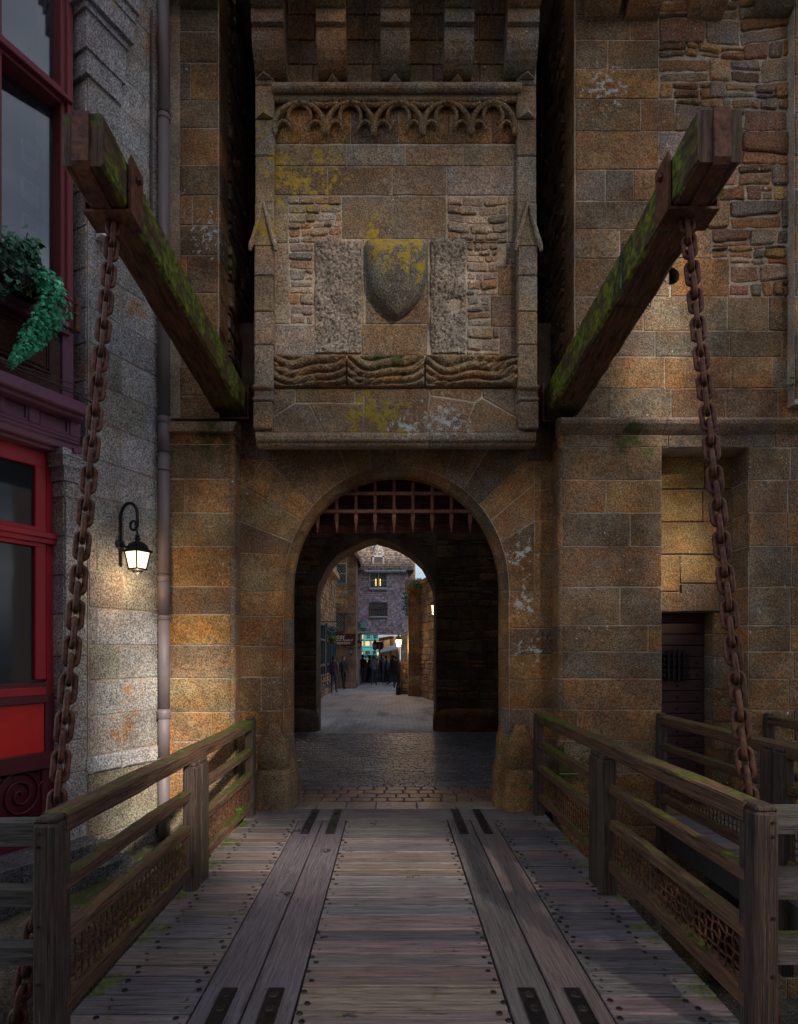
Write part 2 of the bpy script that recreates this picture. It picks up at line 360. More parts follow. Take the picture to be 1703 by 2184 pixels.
# arch wall
mb = MB(); CX, CZ = 846., 1260.; OA, OB = 240., 264.; IA, IB = 221., 244.
def arc(phi, a=OA, b=OB):
    c, s_ = math.cos(R(phi)), math.sin(R(phi)); p_ = 2.06
    r = 1/((abs(c)/a)**p_+(abs(s_)/b)**p_)**(1/p_); return (CX+r*c, CZ-r*s_)
def P2(fr, pts): return [fr.uv(u, v) for u, v in pts]
xl, xr = 512, 1182
rowsL = [1180,1262,1314,1378,1444,1516,1568,1642,1735]; rowsR = [1180,1260,1340,1396,1450,1512,1573,1642,1735]
def inner_at(v, side):
    if v >= CZ: return CX+side*OA
    t = (CZ-v)/OB; return CX+side*OA*(1-t**2.06)**(1/2.06)
for side, rows, xo in ((-1, rowsL, xl), (1, rowsR, xr)):
    for i in range(len(rows)-1):
        t, b = rows[i], rows[i+1]; ib, it = inner_at(b, side), inner_at(t, side); im = inner_at((t+b)/2, side)
        splits = []
        if side < 0 and i in (2, 4): splits = [558]
        if side > 0: splits = [1131 if i > 4 else (1140 if i == 0 else 0)]
        splits = [x for x in splits if x]
        xs = [xo]+splits
        if side < 0:
            for k in range(len(xs)):
                R_ = xs[k+1] if k+1 < len(xs) else None
                pts = [(xs[k], b), (R_, b), (R_, t), (xs[k], t)] if R_ else [(xs[k], b), (ib, b), (im, (t+b)/2), (it, t), (xs[k], t)]
                stone(mb, FA, P2(FA, pts), col=rc(PGL), h=.02*random.uniform(.6,1.3))
        else:
            for k in range(len(xs)):
                L_ = xs[k+1] if k+1 < len(xs) else None
                pts = [(L_, b), (xs[k], b), (xs[k], t), (L_, t)] if L_ else [(ib, b), (xs[k], b), (xs[k], t), (it, t), (im, (t+b)/2)]
                stone(mb, FA, P2(FA, pts), col=rc(PGL), h=.02*random.uniform(.6,1.3))
TOPV = 955
angs = [18.2,25,36.6,46,56.5,67,78.5,90]
def voussoirs(sg, xo):
    outs = [(xo,1180),(xo,1111),(xo,1032),(540 if sg < 0 else xo, TOPV if sg < 0 else 962),(648,TOPV),(722,TOPV),(788,TOPV),(846,TOPV)]
    if sg > 0: outs = [(o[0] if o[0] == xo else 2*CX-o[0], o[1]) for o in outs]
    for i in range(7):
        inn = [arc(angs[i]+(angs[i+1]-angs[i])*k/4) for k in range(5)]
        if sg < 0: inn = [(2*CX-x, y) for x, y in inn]
        o1, o2 = outs[i], outs[i+1]; o = [o2]
        if o2[0] != xo and o1[0] == xo: o = [o2, (xo, TOPV)]
        pts = inn+o+[o1]
        stone(mb, FA, P2(FA, pts), col=rc(PGL,.2), h=.02*random.uniform(.6,1.3), seg=.3)
voussoirs(-1, xl); voussoirs(1, 1140)
for t, b in ((962,1045),(1045,1111),(1111,1180)): stone(mb, FA, P2(FA, [(1140,b),(xr,b),(xr,t),(1140,t)]), col=rc(PGL))
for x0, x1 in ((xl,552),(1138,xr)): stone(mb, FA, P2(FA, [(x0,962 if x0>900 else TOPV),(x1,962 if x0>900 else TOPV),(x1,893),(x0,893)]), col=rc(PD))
# mortar plane with the opening
N_ = 40; ring = [arc(180-180*i/N_, OA, OB) for i in range(N_+1)]
ring = [(CX-OA,1760)]+ring+[(CX+OA,1760)]
def edge_of(p):
    u, v = p
    if v > CZ: return (xl if u < CX else xr, v)
    dx, dy = u-CX, v-CZ; t = min([(xr-CX)/dx if dx > 0 else 1e9, (xl-CX)/dx if dx < 0 else 1e9, (893-CZ)/dy if dy < 0 else 1e9]); return (CX+dx*t, CZ+dy*t)
for i in range(len(ring)-1):
    q = [ring[i], ring[i+1], edge_of(ring[i+1]), edge_of(ring[i])]
    mb.add([FA.p(*FA.uv(*x)) for x in q], [(0,3,2,1)], 1, MC)
mb.add([FA.p(*FA.uv(*x)) for x in ((xl,893),(xr,893),(CX+4,1150),(CX-4,1150))], [], 1, MC)
for x, ax in ((xl,893),(xr,893)): pass
mb.build('arch_wall', G2, gate)

# moulded arch ring: chamfer, roll and barrel, one block per voussoir
mb = MB()
prof = [(0,6.79),(.010,6.778),(.018,6.80),(.035,6.85),(.062,6.885),(.056,6.91),(.075,6.93),(.078,7.04),(.060,7.06),(-.02,7.07),(-.03,7.50)]
def ap(phi, ins):
    s_ = F0/YA; a, b = OA-ins*s_, OB-ins*s_; u, v = arc(phi, a, b); x, z = FA.uv(u, v); return x, z
stations = []
zb = FA.uv(0,1260)[1]
for side in (180, 0):
    zz = [1735,1642,1568,1512,1448,1385,1320,1260]
    for i in range(len(zz)-1):
        col = rc(PGL,.2); g = .004
        z0, z1 = FA.uv(0, zz[i])[1]+g, FA.uv(0, zz[i+1])[1]-g; vs = []
        for z in (z0, z1):
            for ins, y in prof: x, _ = ap(side, ins); vs.append((x, y, z))
        n = len(prof); fs = [(k, k+1, k+1+n, k+n) for k in range(n-1)]
        mb.add(vs, fs if side == 180 else [f[::-1] for f in fs], 0, col)
na = 17
for i in range(na):
    a0, a1 = 180*i/na+.25, 180*(i+1)/na-.25; col = rc(PGL,.2); vs = []; K = 4
    for k in range(K+1):
        ph = a0+(a1-a0)*k/K
        for ins, y in prof: x, z = ap(ph, ins); vs.append((x, y, z))
    n = len(prof); mb.add(vs, [(k*n+j, (k+1)*n+j, (k+1)*n+j+1, k*n+j+1) for k in range(K) for j in range(n-1)][::1], 0, col)
# mortar lining just behind
vs = []; seq = [(180, zb-2.5)]+[(180-180*k/40, None) for k in range(41)]+[(0, zb-2.5)]
for ph, z in seq:
    for ins, y in prof: x, zz = ap(ph, ins-.006); vs.append((x, y+.006, zz if z is None else z))
n = len(prof); mb.add(vs, [(k*n+j, k*n+j+1, (k+1)*n+j+1, (k+1)*n+j) for k in range(len(seq)-1) for j in range(n-1)], 1, MC)
mb.build('arch_ring', G2, gate)

# plinths at the foot of the jambs
def plinth(x0, x1, y0, y1, steps):
    mb = MB(); 
    vs = []; n = 16
    for (z, g) in steps:
        cx, cy = (x0+x1)/2, (y0+y1)/2; hx, hy = (x1-x0)/2+g, (y1-y0)/2+g
        for k in range(n):
            a = 2*math.pi*(k+.5)/n; c, s_ = math.cos(a), math.sin(a); f = 1/max(abs(c), abs(s_)); f = 1+(f-1)*.72
            vs.append((cx+hx*c*f+random.uniform(-.006,.006), cy+hy*s_*f+random.uniform(-.006,.006), z))
    fs = [(i*n+k, i*n+(k+1)%n, (i+1)*n+(k+1)%n, (i+1)*n+k) for i in range(len(steps)-1) for k in range(n)]+[tuple(range((len(steps)-1)*n, len(steps)*n))]
    mb.add(vs, fs, 0, rc(PGL)); return mb
s1 = [(-.05,.075),(.02,.07),(.2,.065),(.36,.06),(.44,.045),(.455,.03),(.47,.04),(.60,.045),(.70,.035),(.80,.0),(.86,-.03),(.95,-.06)]
for x0, x1 in ((xu(560,YA), xu(610,YA)), (xu(1085,YA), xu(1134,YA))): plinth(x0, x1, 6.74, 7.0, s1).build('jamb_plinth', M['gate'], gate, True)
s2 = [(-.05,.04),(.03,.05),(.25,.05),(.42,.035),(.55,.01),(.75,.0),(.88,-.03),(1.1,-.05)]
for x0, x1 in ((xu(598,YA), xu(622,YA)), (xu(1066,YA), xu(1088,YA))): plinth(x0, x1, 6.88, 7.12, s2).build('jamb_plinth', M['gate'], gate, True)

# buttresses
def vlist(vs, fr): return [fr.uv(0, v)[1] for v in sorted(vs, reverse=True)]
BL0, BL1 = xu(352,YB), xu(500,YB); BR0, BR1 = xu(1193,YB), xu(1412,YB)
XE = 6.2
mb = MB()
zs = [-2.2,-1.7,-1.25,-.85,-.45]+vlist([1725,1650,1582,1519,1447,1376,1311,1251,1166,1094,1022,948,924], FB)
zs = sorted(zs); row = lambda v: zs.index(FB.uv(0,v)[1])
J = {r: [] for r in range(len(zs)-1)}
J[row(1094)] = [xu(394,YB)]; J[row(1582)] = [xu(452,YB)]; J[row(1650)] = [xu(425,YB)]; J[row(1725)] = [xu(440,YB)]
courses(mb, FB, zs, BL0, BL1-.03, PGL, J, h=.018)
SL = Fr((BL1,YB,0), (0,1,0), (1,0,0))
courses(mb, SL, zs, .035, YA-YB+.02, PGL, {r: [] for r in range(len(zs))}, h=.012)
for r in range(len(zs)-1):   # rounded arris
    c = rc(PGL); z0, z1 = zs[r]+.006, zs[r+1]-.006; pts = [(BL1-.036,YB-.017),(BL1-.012,YB-.012),(BL1+.006,YB+.006),(BL1+.011,YB+.036)]
    mb.add([(x,y,z) for z in (z0,z1) for x, y in pts], [(k,k+1,k+5,k+4) for k in range(3)], 0, c)
mb.box(BL0, BL1-.004, YB, YB+.9, -2.2, zs[-1], 1, MC)
mb.build('buttress', G2, gate)
mb = MB()   # sloping cap of the buttress
z0, z1, z2 = zv(926,YB), zv(904,YB), zv(890,YU)
for (a, b) in ((BL0,BL0+.36),(BL0+.364,BL1+.01)):
    mb.add([(a,YB-.09,z0),(b,YB-.09,z0),(b+(.0 if b<BL1 else .03),YB-.07,z1),(a,YB-.07,z1),(a,YU+.2,z2),(b,YU+.2,z2),(a,YU+.3,z0),(b,YU+.3,z0)], [(0,1,2,3),(3,2,5,4),(1,7,5,2),(0,3,4,6),(0,6,7,1)], 0, rc(PB))
mb.build('buttress_cap', G2, gate)

# right lower wall with niche and door
NX0, NX1 = BR1, xu(1597,YB); NZ = zv(955,YB)
mb = MB()
zsR = sorted([-2.2,-1.75,-1.3,-.9,-.5,-.12]+[zv(v,YB) for v in (1650,1580,1514,1448,1390,1334,1252,1165,1094,1024,954,928)])
rw = lambda v: zsR.index(zv(v,YB))
J = {r: [] for r in range(len(zsR)-1)}
J[rw(1094)] = [xu(1293,YB)]; J[rw(1165)] = [xu(1345,YB)]; J[rw(1334)] = [xu(1323,YB)]; J[rw(1390)] = [xu(1383,YB)]; J[rw(1580)] = [xu(1233,YB)]; J[rw(1650)] = [xu(1330,YB)]; J[0] = [xu(1280,YB)]; J[2] = [xu(1340,YB)]
courses(mb, FB, zsR, BR0+.03, BR1, PG, J, h=.018)
zsC = sorted(z for z in zsR if z < NZ-.01)+[NZ]
courses(mb, FB, zsC, NX1, 4.55, PG, None, .3, .5, h=.018)
rubble(mb, FB, 4.5, XE, -2.2, zsR[-1], PR)
SRr = Fr((BR0,YB,0), (0,1,0), (-1,0,0))
courses(mb, SRr, zsR, .035, YA-YB+.02, PG, {r: [] for r in range(len(zsR))}, h=.012)
for r in range(len(zsR)-1):
    c = rc(PG); z0, z1 = zsR[r]+.006, zsR[r+1]-.006; pts = [(BR0-.011,YB+.036),(BR0-.006,YB+.006),(BR0+.012,YB-.012),(BR0+.036,YB-.017)]
    mb.add([(x,y,z) for z in (z0,z1) for x, y in pts], [(k,k+1,k+5,k+4) for k in range(3)], 0, c)
# lintel band over the niche
zl = zsR[-1]
for a, b in ((BR0+.03, xu(1425,YB)), (xu(1425,YB), xu(1652,YB)), (xu(1652,YB), 4.55)):
    if b > BR1: stone(mb, FB, [(a,NZ),(b,NZ),(b,zl),(a,zl)], col=rc(PG))
mb.box(BR0+.004, NX0-.004, YB, YB+1.2, -2.2, zl, 1, MC); mb.box(NX1+.004, XE, YB, YB+1.2, -2.2, zl, 1, MC)
mb.box(NX0-.004, NX1+.004, YB+.003, YB+1.2, NZ+.003, zl-.002, 1, MC)
# niche: reveals, back wall, door recess
YN = 6.88; DY = 7.13; FN = front(YN)
SN = Fr((NX1,YB,0), (0,1,0), (-1,0,0)); SN0 = Fr((NX0,YB,0), (0,1,0), (1,0,0))
courses(mb, SN, zsC, .01, YN-YB, PG, {r: [] for r in range(60)}, h=.008); courses(mb, SN0, zsC, .01, YN-YB, PG, {r: [] for r in range(60)}, h=.008)
DX0, DX1 = xu(1404,YN), xu(1523,YN); DZ = zv(1305,YN)
pY = [(.36,.24,.09),(.38,.25,.08),(.30,.22,.12),(.33,.2,.08)]
Fu = lambda *p: [(xu(a,YN), zv(b,YN)) for a, b in p]
for q in (((1400,1043),(1504,1043),(1504,958),(1400,958)),((1504,1043),(1575,1043),(1575,958),(1504,958)),((1400,1113),(1499,1113),(1499,1046),(1400,1046)),((1499,1113),(1575,1113),(1575,1046),(1499,1046)),
          ((1400,1182),(1575,1182),(1575,1113),(1400,1113)),((1400,1262),(1451,1262),(1451,1184),(1400,1184)),((1451,1244),(1575,1244),(1575,1184),(1451,1184))): stone(mb, FN, Fu(*q), col=rc(pY), h=.015)
stone(mb, FN, Fu((1400,1305),(1551,1305),(1551,1245),(1453,1245),(1453,1264),(1400,1264)), col=(.27,.2,.12), h=.03)
stone(mb, FN, Fu((1551,1320),(1580,1320),(1580,1245),(1551,1245)), col=rc(PG))
zj = sorted([-.3,-.05,.25]+[zv(v,YN) for v in (1600,1540,1470,1400,1352,1306)])
courses(mb, FN, zj, DX1, NX1+.01, PG, {r: [] for r in range(60)}, h=.015)
SD = Fr((DX1,YN,0), (0,1,0), (-1,0,0)); courses(mb, SD, zj, .01, DY-YN, PG, {r: [] for r in range(60)}, h=.006)
mb.box(DX1+.004, NX1+.2, YN+.02, DY+.3, -2.2, DZ, 1, MC); mb.box(NX0-.2, NX1+.2, YN+.02, DY+.3, DZ, NZ+.1, 1, MC); mb.box(NX0-.2, DX1+.1, YN+.02, DY+.3, -2.2, -.06, 1, MC)
courses(mb, FN, [-2.2,-1.7,-1.2,-.7,-.06], NX0, NX1, PD, None, h=.01)
mb.box(NX0, NX1, YB+.1, YN+.1, -.12, -.02, 0, rc(PB))
mb.build('gate_wall', G2, gate)
# door
M['door'] = paint('door_iron', (.06,.024,.024), .6, .4, (.12,.05,.04), 0); M['iron'] = plain('black_iron', (.018,.018,.02), .5, .5)
mb = MB(); d0, d1, dt = DX0-.02, DX1+.0, zv(1308,DY-.06); z = -.02; hgt = .128
while z < dt: mb.box(d0, d1, DY-.05, DY+.0, z+.004, min(z+hgt, dt), 0, rc([(1,1,1)],.3), bev=.006); z += hgt+.004
mb.box(d0, d1, DY, DY+.04, -.02, dt, 0, (1,1,1)); door = mb.build('door', M['door'], gate); tag(door, 'low dark iron-plated door with a small grille')
mb = MB(); gx, gz = xu(1438,DY), zv(1415,DY)
for k in range(4): mb.box(gx-.115+k*.06, gx-.09+k*.06, DY-.09, DY-.07, gz-.2, gz+.16)
for k in range(5): mb.box(gx-.16, gx+.14, DY-.075, DY-.055, gz-.15+k*.062, gz-.125+k*.062)
mb.build('grille', M['iron'], door)
k = 0
for zz in range(13):
    for xx in (.1, .33, .56, .74):
        if d0+xx < d1-.02 and not (abs(gx-d0-xx) < .17 and abs(gz-zz*.132-.06) < .2):
            mb = MB(); mb.lathe((0,0,0), [(.016,0),(.013,.008),(.005,.012)], 8); mb.v = [Vector((d0+xx+p.x, DY-.05-p.z, zz*.132+.04+p.y)) for p in mb.v]; mb.build('stud', M['iron'], door)

# string course on the right
mb = MB(); xs = [xu(1193,YB)-.02, 2.9, 4.1, 5.1, XE]
for i in range(4):
    a, b = xs[i]+.003, xs[i+1]-.003; P_ = [(YB-.12,zv(912,YB)),(YB-.135,zv(905,YB)),(YB-.12,zv(899,YB)),(YU+.02,zv(886,YB)),(YU+.02,zv(930,YB)),(YB+.02,zv(930,YB)),(YB-.02,zv(926,YB)),(YB-.06,zv(921,YB))]
    n = len(P_); mb.add([(x,y,z) for x in (a, b) for y, z in P_], [(k,(k+1)%n,n+(k+1)%n,n+k) for k in range(n)][::-1]+[tuple(range(n-1,-1,-1)), tuple(range(n,2*n))], 0, rc(PB))
mb.build('string_course', G2, gate)

# upper walls
ZT = 9.6
mb = MB(); UL0, UL1 = xu(384,YU), xu(468,YU)+.0
zsL = sorted([zv(v,YU) for v in (892,845,782,704,626,545,481,418,353,274,215,135,68,0)]+[8.95, 9.3, ZT])
J = {r: [] for r in range(40)}; J[zsL.index(zv(215,YU))] = [xu(407,YU)]; J[zsL.index(zv(481,YU))] = [xu(411,YU)]; J[zsL.index(zv(626,YU))] = [xu(398,YU)]
courses(mb, FU, zsL, UL0, UL1-.01, PG, J, h=.015)
mb.box(-2.75, UL1-.004, YU, 8.7, zsL[0], ZT, 1, MC)
RL = Fr((UL1,YU,0), (0,1,0), (1,0,0))
courses(mb, RL, zsL, .01, .34, PG, {r: [] for r in range(40)}, h=.012)
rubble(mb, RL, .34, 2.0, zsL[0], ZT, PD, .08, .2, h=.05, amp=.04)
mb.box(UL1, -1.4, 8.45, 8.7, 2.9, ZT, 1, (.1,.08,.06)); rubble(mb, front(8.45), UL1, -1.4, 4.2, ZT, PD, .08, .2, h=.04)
mb.build('upper_wall', G2, gate)
mb = MB(); UR0 = xu(1225,YU)
rr_ = [892,829,761.5,706,633,552,489,429,363,281,212,147.5,86,33]
zsU = sorted([zv(v,YU) for v in rr_]+[8.95,9.3,ZT]); zi = lambda v: zsU.index(zv(v,YU))
rub0 = {}   # where ashlar gives way to rubble, per course
def lim(z):
    v = HV-(z-EYE)*F0/YU
    return XE if v > 640 else xu(1556,YU) if v > 552 else xu(1518,YU) if v > 489 else xu(1500,YU) if v > 429 else xu(1440,YU) if v > 212 and v < 281 else xu(1405,YU)
J = {zi(147.5): [xu(1297,YU)], zi(86): [xu(1344,YU)], zi(212): [], zi(281): [xu(1367,YU)], zi(363): [], zi(429): [xu(1292,YU), xu(1352,YU)], zi(489): [], zi(552): [xu(1322,YU), xu(1440,YU)], zi(633): [xu(1345,YU),xu(1428,YU)],
     zi(706): [xu(1372,YU), xu(1552,YU), xu(1640,YU)], zi(761.5): [xu(1398,YU), xu(1557,YU), xu(1668,YU)], zi(829): [xu(1418,YU), xu(1560,YU), xu(1648,YU)], zi(892): [xu(1298,YU), xu(1432,YU), xu(1549,YU), xu(1660,YU)]}
HOLE = (xu(1431,YU), zv(590,YU), .085)
for r in range(len(zsU)-1):
    e = lim((zsU[r]+zsU[r+1])/2); js = [UR0+.01]+[x for x in J.get(r, []) if x < e-.1]
    if r not in J: js.append(UR0+random.uniform(.3,.6))
    js.append(e)
    for i in range(len(js)-1):
        z0, z1 = zsU[r], zsU[r+1]
        if z0 < HOLE[1] < z1 and js[i] < HOLE[0] < js[i+1]:   # block with a round hole: two halves round the bore
            hx, hz, hr = HOLE; arcp = [(hx+hr*math.cos(R(90+18*k)), hz+hr*math.sin(R(90+18*k))) for k in range(11)]
            stone(mb, FU, [(js[i],z0),(hx-.001,z0)]+arcp[::-1]+[(hx-.001,z1),(js[i],z1)], col=rc(PG), seg=.5, jit=0, bev=.005)
            arcp = [(hx-hr*math.cos(R(90+18*k)), hz+hr*math.sin(R(90+18*k))) for k in range(11)]
            stone(mb, FU, [(hx+.001,z0),(js[i+1],z0),(js[i+1],z1),(hx+.001,z1)]+arcp, col=rc(PG), seg=.5, jit=0, bev=.005)
        else: stone(mb, FU, [(js[i],z0),(js[i+1],z0),(js[i+1],z1),(js[i],z1)], col=rc(PG,.2), h=.02*random.uniform(.5,1.3))
    if e < XE: pass
x0, z0, z1 = UR0+.004, zsU[0], ZT; hx, hz, hr = HOLE
for (a, b, c, d_) in ((x0, hx-hr, z0, z1), (hx+hr, XE, z0, z1), (hx-hr, hx+hr, z0, hz-hr), (hx-hr, hx+hr, hz+hr, z1)): mb.box(a, b, YU, 8.7, c, d_, 1, MC)
RLr = Fr((UR0,YU,0), (0,1,0), (-1,0,0))
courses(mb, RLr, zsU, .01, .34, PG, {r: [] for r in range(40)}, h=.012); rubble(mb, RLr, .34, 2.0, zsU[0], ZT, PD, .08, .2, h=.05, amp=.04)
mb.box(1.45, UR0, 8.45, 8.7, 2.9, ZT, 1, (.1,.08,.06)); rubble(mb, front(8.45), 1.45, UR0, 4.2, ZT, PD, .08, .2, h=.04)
mb.build('upper_wall', G2, gate)
mb = MB()
bands = []; r = 0
for r in range(len(zsU)-1):
    e = lim((zsU[r]+zsU[r+1])/2)
    if e < XE:
        if bands and bands[-1][0] == e: bands[-1][2] = zsU[r+1]
        else: bands.append([e, zsU[r], zsU[r+1]])
for e, a, b in bands: rubble(mb, FU, e, XE, a, b, PR, .10, .30, h=.034, gap=.016, amp=.045, small=.4, wf=.85)
mb.build('rubble_wall', [M['rubble'], M['mortar']], gate)
mb = MB(); xq = xu(1692,YU-.1); courses(mb, front(YU-.12), [4.45,4.8,5.15,5.55,5.9,6.3,6.7,7.05,7.5,7.9,8.3,8.75,9.2,9.6], xq, xq+1.2, PG, None, .4, .7); mb.box(xq, XE+.8, YU-.12, YU+1, 4.4, ZT, 1, MC); mb.build('pier', G2, gate)
# slot thresholds: stone sill under each beam
mb = MB()
mb.box(UL1-.1, xu(547,YF), YA-.01, 8.6, zv(905,YB)-.3, zv(905,YB), 0, rc(PD)); mb.build('slot_sill', G2, gate)
mb = MB(); mb.box(xu(1142,YF), UR0+.1, YA-.01, 8.6, zv(908,YB)-.3, zv(908,YB), 0, rc(PD)); mb.build('slot_sill', G2, gate)

# ---------------- carved bay over the arch ----------------
BX0, BX1 = xu(547,YF), xu(1142,YF)
bay = MB()
uv = lambda p: [FF.uv(*q) for q in p]
bay.box(BX0+.01, BX1-.01, YF+.02, 8.6, zv(925,YF)+.001, 9.7, 1, MC)
bay.add([(BX0,YF+.1,zv(925,YF)),(BX1,YF+.1,zv(925,YF)),(BX1,8.6,zv(925,YF)),(BX0,8.6,zv(925,YF))], [(0,3,2,1)], 1, MC)
def row(t, b, us, pal=PB, h=.02, **k):
    for i in range(len(us)-1): stone(bay, FF, uv([(us[i],b),(us[i+1],b),(us[i+1],t),(us[i],t)]), col=rc(pal,.14), h=h*random.uniform(.7,1.3), h0=-.02, gap=.01, **k)
row(306, 352, [585,739,865,989,1101]); row(352, 415, [585,699,837,954,1101], [(.26,.22,.16),(.28,.24,.18),(.30,.27,.22),(.21,.14,.085)])
row(415, 517, [585,615]); row(415, 508, [729,953], [(.19,.155,.11)]); row(415, 517, [1083,1103])
row(517, 690, [585,617]); row(690, 757, [585,683]); row(690, 757, [771,913], [(.24,.16,.09)])
row(563, 629, [1063,1103], [(.22,.14,.08)]); row(629, 695, [1047,1103], [(.2,.14,.09)]); row(695, 757, [1066,1103]); row(517, 563, [1080,1103])
row(508, 690, [771,779]); row(508, 690, [910,916]); 
stone(bay, FF, uv([(779,690),(914,690),(914,512),(779,512)]), col=(.22,.17,.11), h0=-.016, h=.01)
PRB = [(.36,.28,.20),(.33,.24,.15),(.30,.25,.19),(.40,.33,.25),(.36,.21,.12),(.30,.27,.23)]
def rb(u0, u1, t, b): a0, z0 = FF.uv(u0, b); a1, z1 = FF.uv(u1, t); rubble(bay, FF, a0, a1, z0, z1, PRB, .045, .13, h=.029, gap=.012, wf=1.1, h0=-.02, amp=.03, small=.5)
rb(615, 729, 417, 517); rb(955, 1083, 417, 517); rb(617, 668, 517, 690); rb(997, 1063, 517, 629); rb(997, 1047, 629, 695); rb(997, 1066, 695, 757)
# sloping irregular blocks below the band
def zfix(pts): return [FF.uv(*p) for p in pts]
low = [[(583,885),(601,878),(630,829),(587,829)],[(630,861),(752,861),(752,829),(630,829)],[(757,861),(772,861),(775,829),(757,829)],[(780,925),(911,925),(917,829),(777,829),(777,870)],
       [(594,886),(601,882),(627,863),(660,863),(695,925),(640,925)],[(662,863),(752,863),(777,870),(797,925),(700,925)],[(903,925),(918,842),(1012,860),(980,925)],[(920,840),(1012,858),(1026,850),(1026,829),(920,829)],[(1030,850),(1101,890),(1101,829),(1030,829)],[(985,925),(1013,862),(1027,853),(1100,893),(1100,900),(1068,925)]]
low = [[(583,892),(600,880),(631,861),(631,829),(583,829)],[(631,861),(757,861),(757,829),(631,829)],[(757,861),(777,861),(777,829),(757,829)],[(777,925),(905,925),(919,829),(777,829)],
       [(583,925),(583,892),(631,861),(660,861),(695,925)],[(660,861),(777,861),(777,925),(695,925)],[(905,925),(917,845),(1012,860),(985,925)],[(917,845),(1012,860),(1028,850),(1028,829),(919,829)],[(1028,850),(1101,893),(1101,829),(1028,829)],[(985,925),(1012,860),(1028,850),(1101,893),(1101,925)]]
n0 = len(bay.v)
for q in low: stone(bay, FF, zfix(q), col=rc([(.26,.18,.10),(.23,.18,.12),(.27,.19,.10)]), h=.03, gap=.016, jit=.004)
bay.add([FF.p(*FF.uv(*q)) for q in ((570,926),(1115,926),(1115,829),(570,829))], [(0,1,2,3)], 1, MC)
zt_, zbm = zv(845,YF), zv(925,YF)
for i in range(n0, len(bay.v)):
    p = bay.v[i]; t = max(0, min(1, (zt_-p.z)/(zt_-zbm))); q_y = p.y-.10*t; p.z = EYE+(p.z-EYE)*q_y/p.y; p.y = q_y
bay.build('carved_bay', [M['bay'], M['mortar']], gate)
# bottom moulding of the bay
mb = MB(); us = [551,604,700,773,915,1000,1085,1138]
for i in range(len(us)-1):
    a, b = xu(us[i],YF)+.002, xu(us[i+1],YF)-.002
    P_ = [(y, zv(v, y)) for y, v in ((YF+.3,915),(YF-.10,921),(YF-.125,924),(YF-.135,929),(YF-.130,937),(YF-.115,941),(YF-.085,943),(YF-.09,948),(YF-.07,952),(YF-.01,956),(YF+.08,958),(YF+.4,959))]
    n = len(P_); mb.add([(x,y,z) for x in (a, b) for y, z in P_], [(k+1,k,n+k,n+k+1) for k in range(n-1)][::1]+[tuple(range(n)), tuple(range(2*n-1,n-1,-1))], 0, rc(PB,.2))
mb.build('moulding', [M['bay'], M['mortar']], gate)
# side pilasters of the bay
for (u0, u1, sg) in ((547,587,-1),(1101,1142,1)):
    mb = MB(); vz = [(925,868,.10,0),(868,832,.075,1),(832,745,.05,0),(745,675,.05,0),(675,600,.05,0),(600,536,.05,0),(536,440,.02,0),(440,340,.0,0),(340,262,.0,0),(262,190,.0,0),(190,140,.0,0)]
    for (b, t, pr, m_) in vz:
        a0, z0 = FF.uv(u0, b); a1, z1 = FF.uv(u1, t)
        mb.box(a0, a1, YF-pr-.05, YF+.4, z0+.003, z1-.003, 0, rc(PB,.15), bev=.012)
        if m_: mb.box(a0-.012, a1+.012, YF-pr-.08, YF+.3, z1-.05, z1-.006, 0, rc(PB), bev=.014); mb.box(a0-.008, a1+.008, YF-pr-.07, YF+.3, z0+.01, z0+.05, 0, rc(PB), bev=.012)
    c = (a0+a1)/2; ym = YF-.10       # little gable with leaning rolls
    for s_ in (-1, 1): mb.tube([(c+.01*sg, ym, zv(440,YF)), (c+s_*.055, ym-.02, zv(490,YF)), (c+s_*.125, ym-.03, zv(540,YF)), (c+s_*.135, ym-.03, zv(552,YF))], .022, 8, 0, rc(PB), radii=[.016,.022,.026,.016])
    z0 = zv(536,YF); mb.add([(c-.11,ym,z0),(c+.11,ym,z0),(c,ym,zv(450,YF)),(c-.11,YF,z0),(c+.11,YF,z0),(c,YF,zv(450,YF))], [(0,1,2),(0,2,5,3),(1,4,5,2),(0,3,4,1)], 0, rc(PB))
    for v0, v1 in ((262,232),(180,142)):   # weathered pinnacle caps
        mb.add([(a0+.015,YF-.06,zv(v0,YF)),(a1-.015,YF-.06,zv(v0,YF)),((a0+a1)/2,YF-.12,zv(v0-2,YF)),((a0+a1)/2,YF-.05,zv(v1,YF))], [(0,2,3),(2,1,3),(0,1,2)], 0, rc(PB))
    mb.build('pilaster', [M['bay'], M['mortar']], gate)
# shield
mb = MB(); su, sv = 846, 517
half = [(0,2),(20,0),(45,-1),(66,3),(66,20),(66,45),(65,70),(62,92),(55,112),(44,130),(30,147),(16,158),(6,164),(0,167)]
outl = [FF.uv(su+x, sv+y) for x, y in half]+[FF.uv(su-x, sv+y) for x, y in half[-2:0:-1]]
cx, cz = FF.uv(su, sv+72); n = len(outl); vs = [FF.p(a, z, -.06) for a, z in outl]; prof_s = [(1.0,.0),(1.0,.045),(.98,.075),(.94,.105),(.85,.140),(.7,.172),(.5,.197),(.3,.212),(.12,.22)]
for s_, h in prof_s: vs += [FF.p(cx+(a-cx)*s_+0*h, cz+(z-cz)*s_, h-.02+.006*fbm(a*9, z*9, s_*6)) for a, z in outl]
vs.append(FF.p(cx, cz, .201)); K = len(prof_s)
mb.add(vs, [(i*n+(k+1)%n, i*n+k, (i+1)*n+k, (i+1)*n+(k+1)%n) for i in range(K) for k in range(n)]+[(K*n+(k+1)%n, K*n+k, (K+1)*n) for k in range(n)], 0, (.20,.185,.15))
mb.build('shield', M['shield'], gate, True)
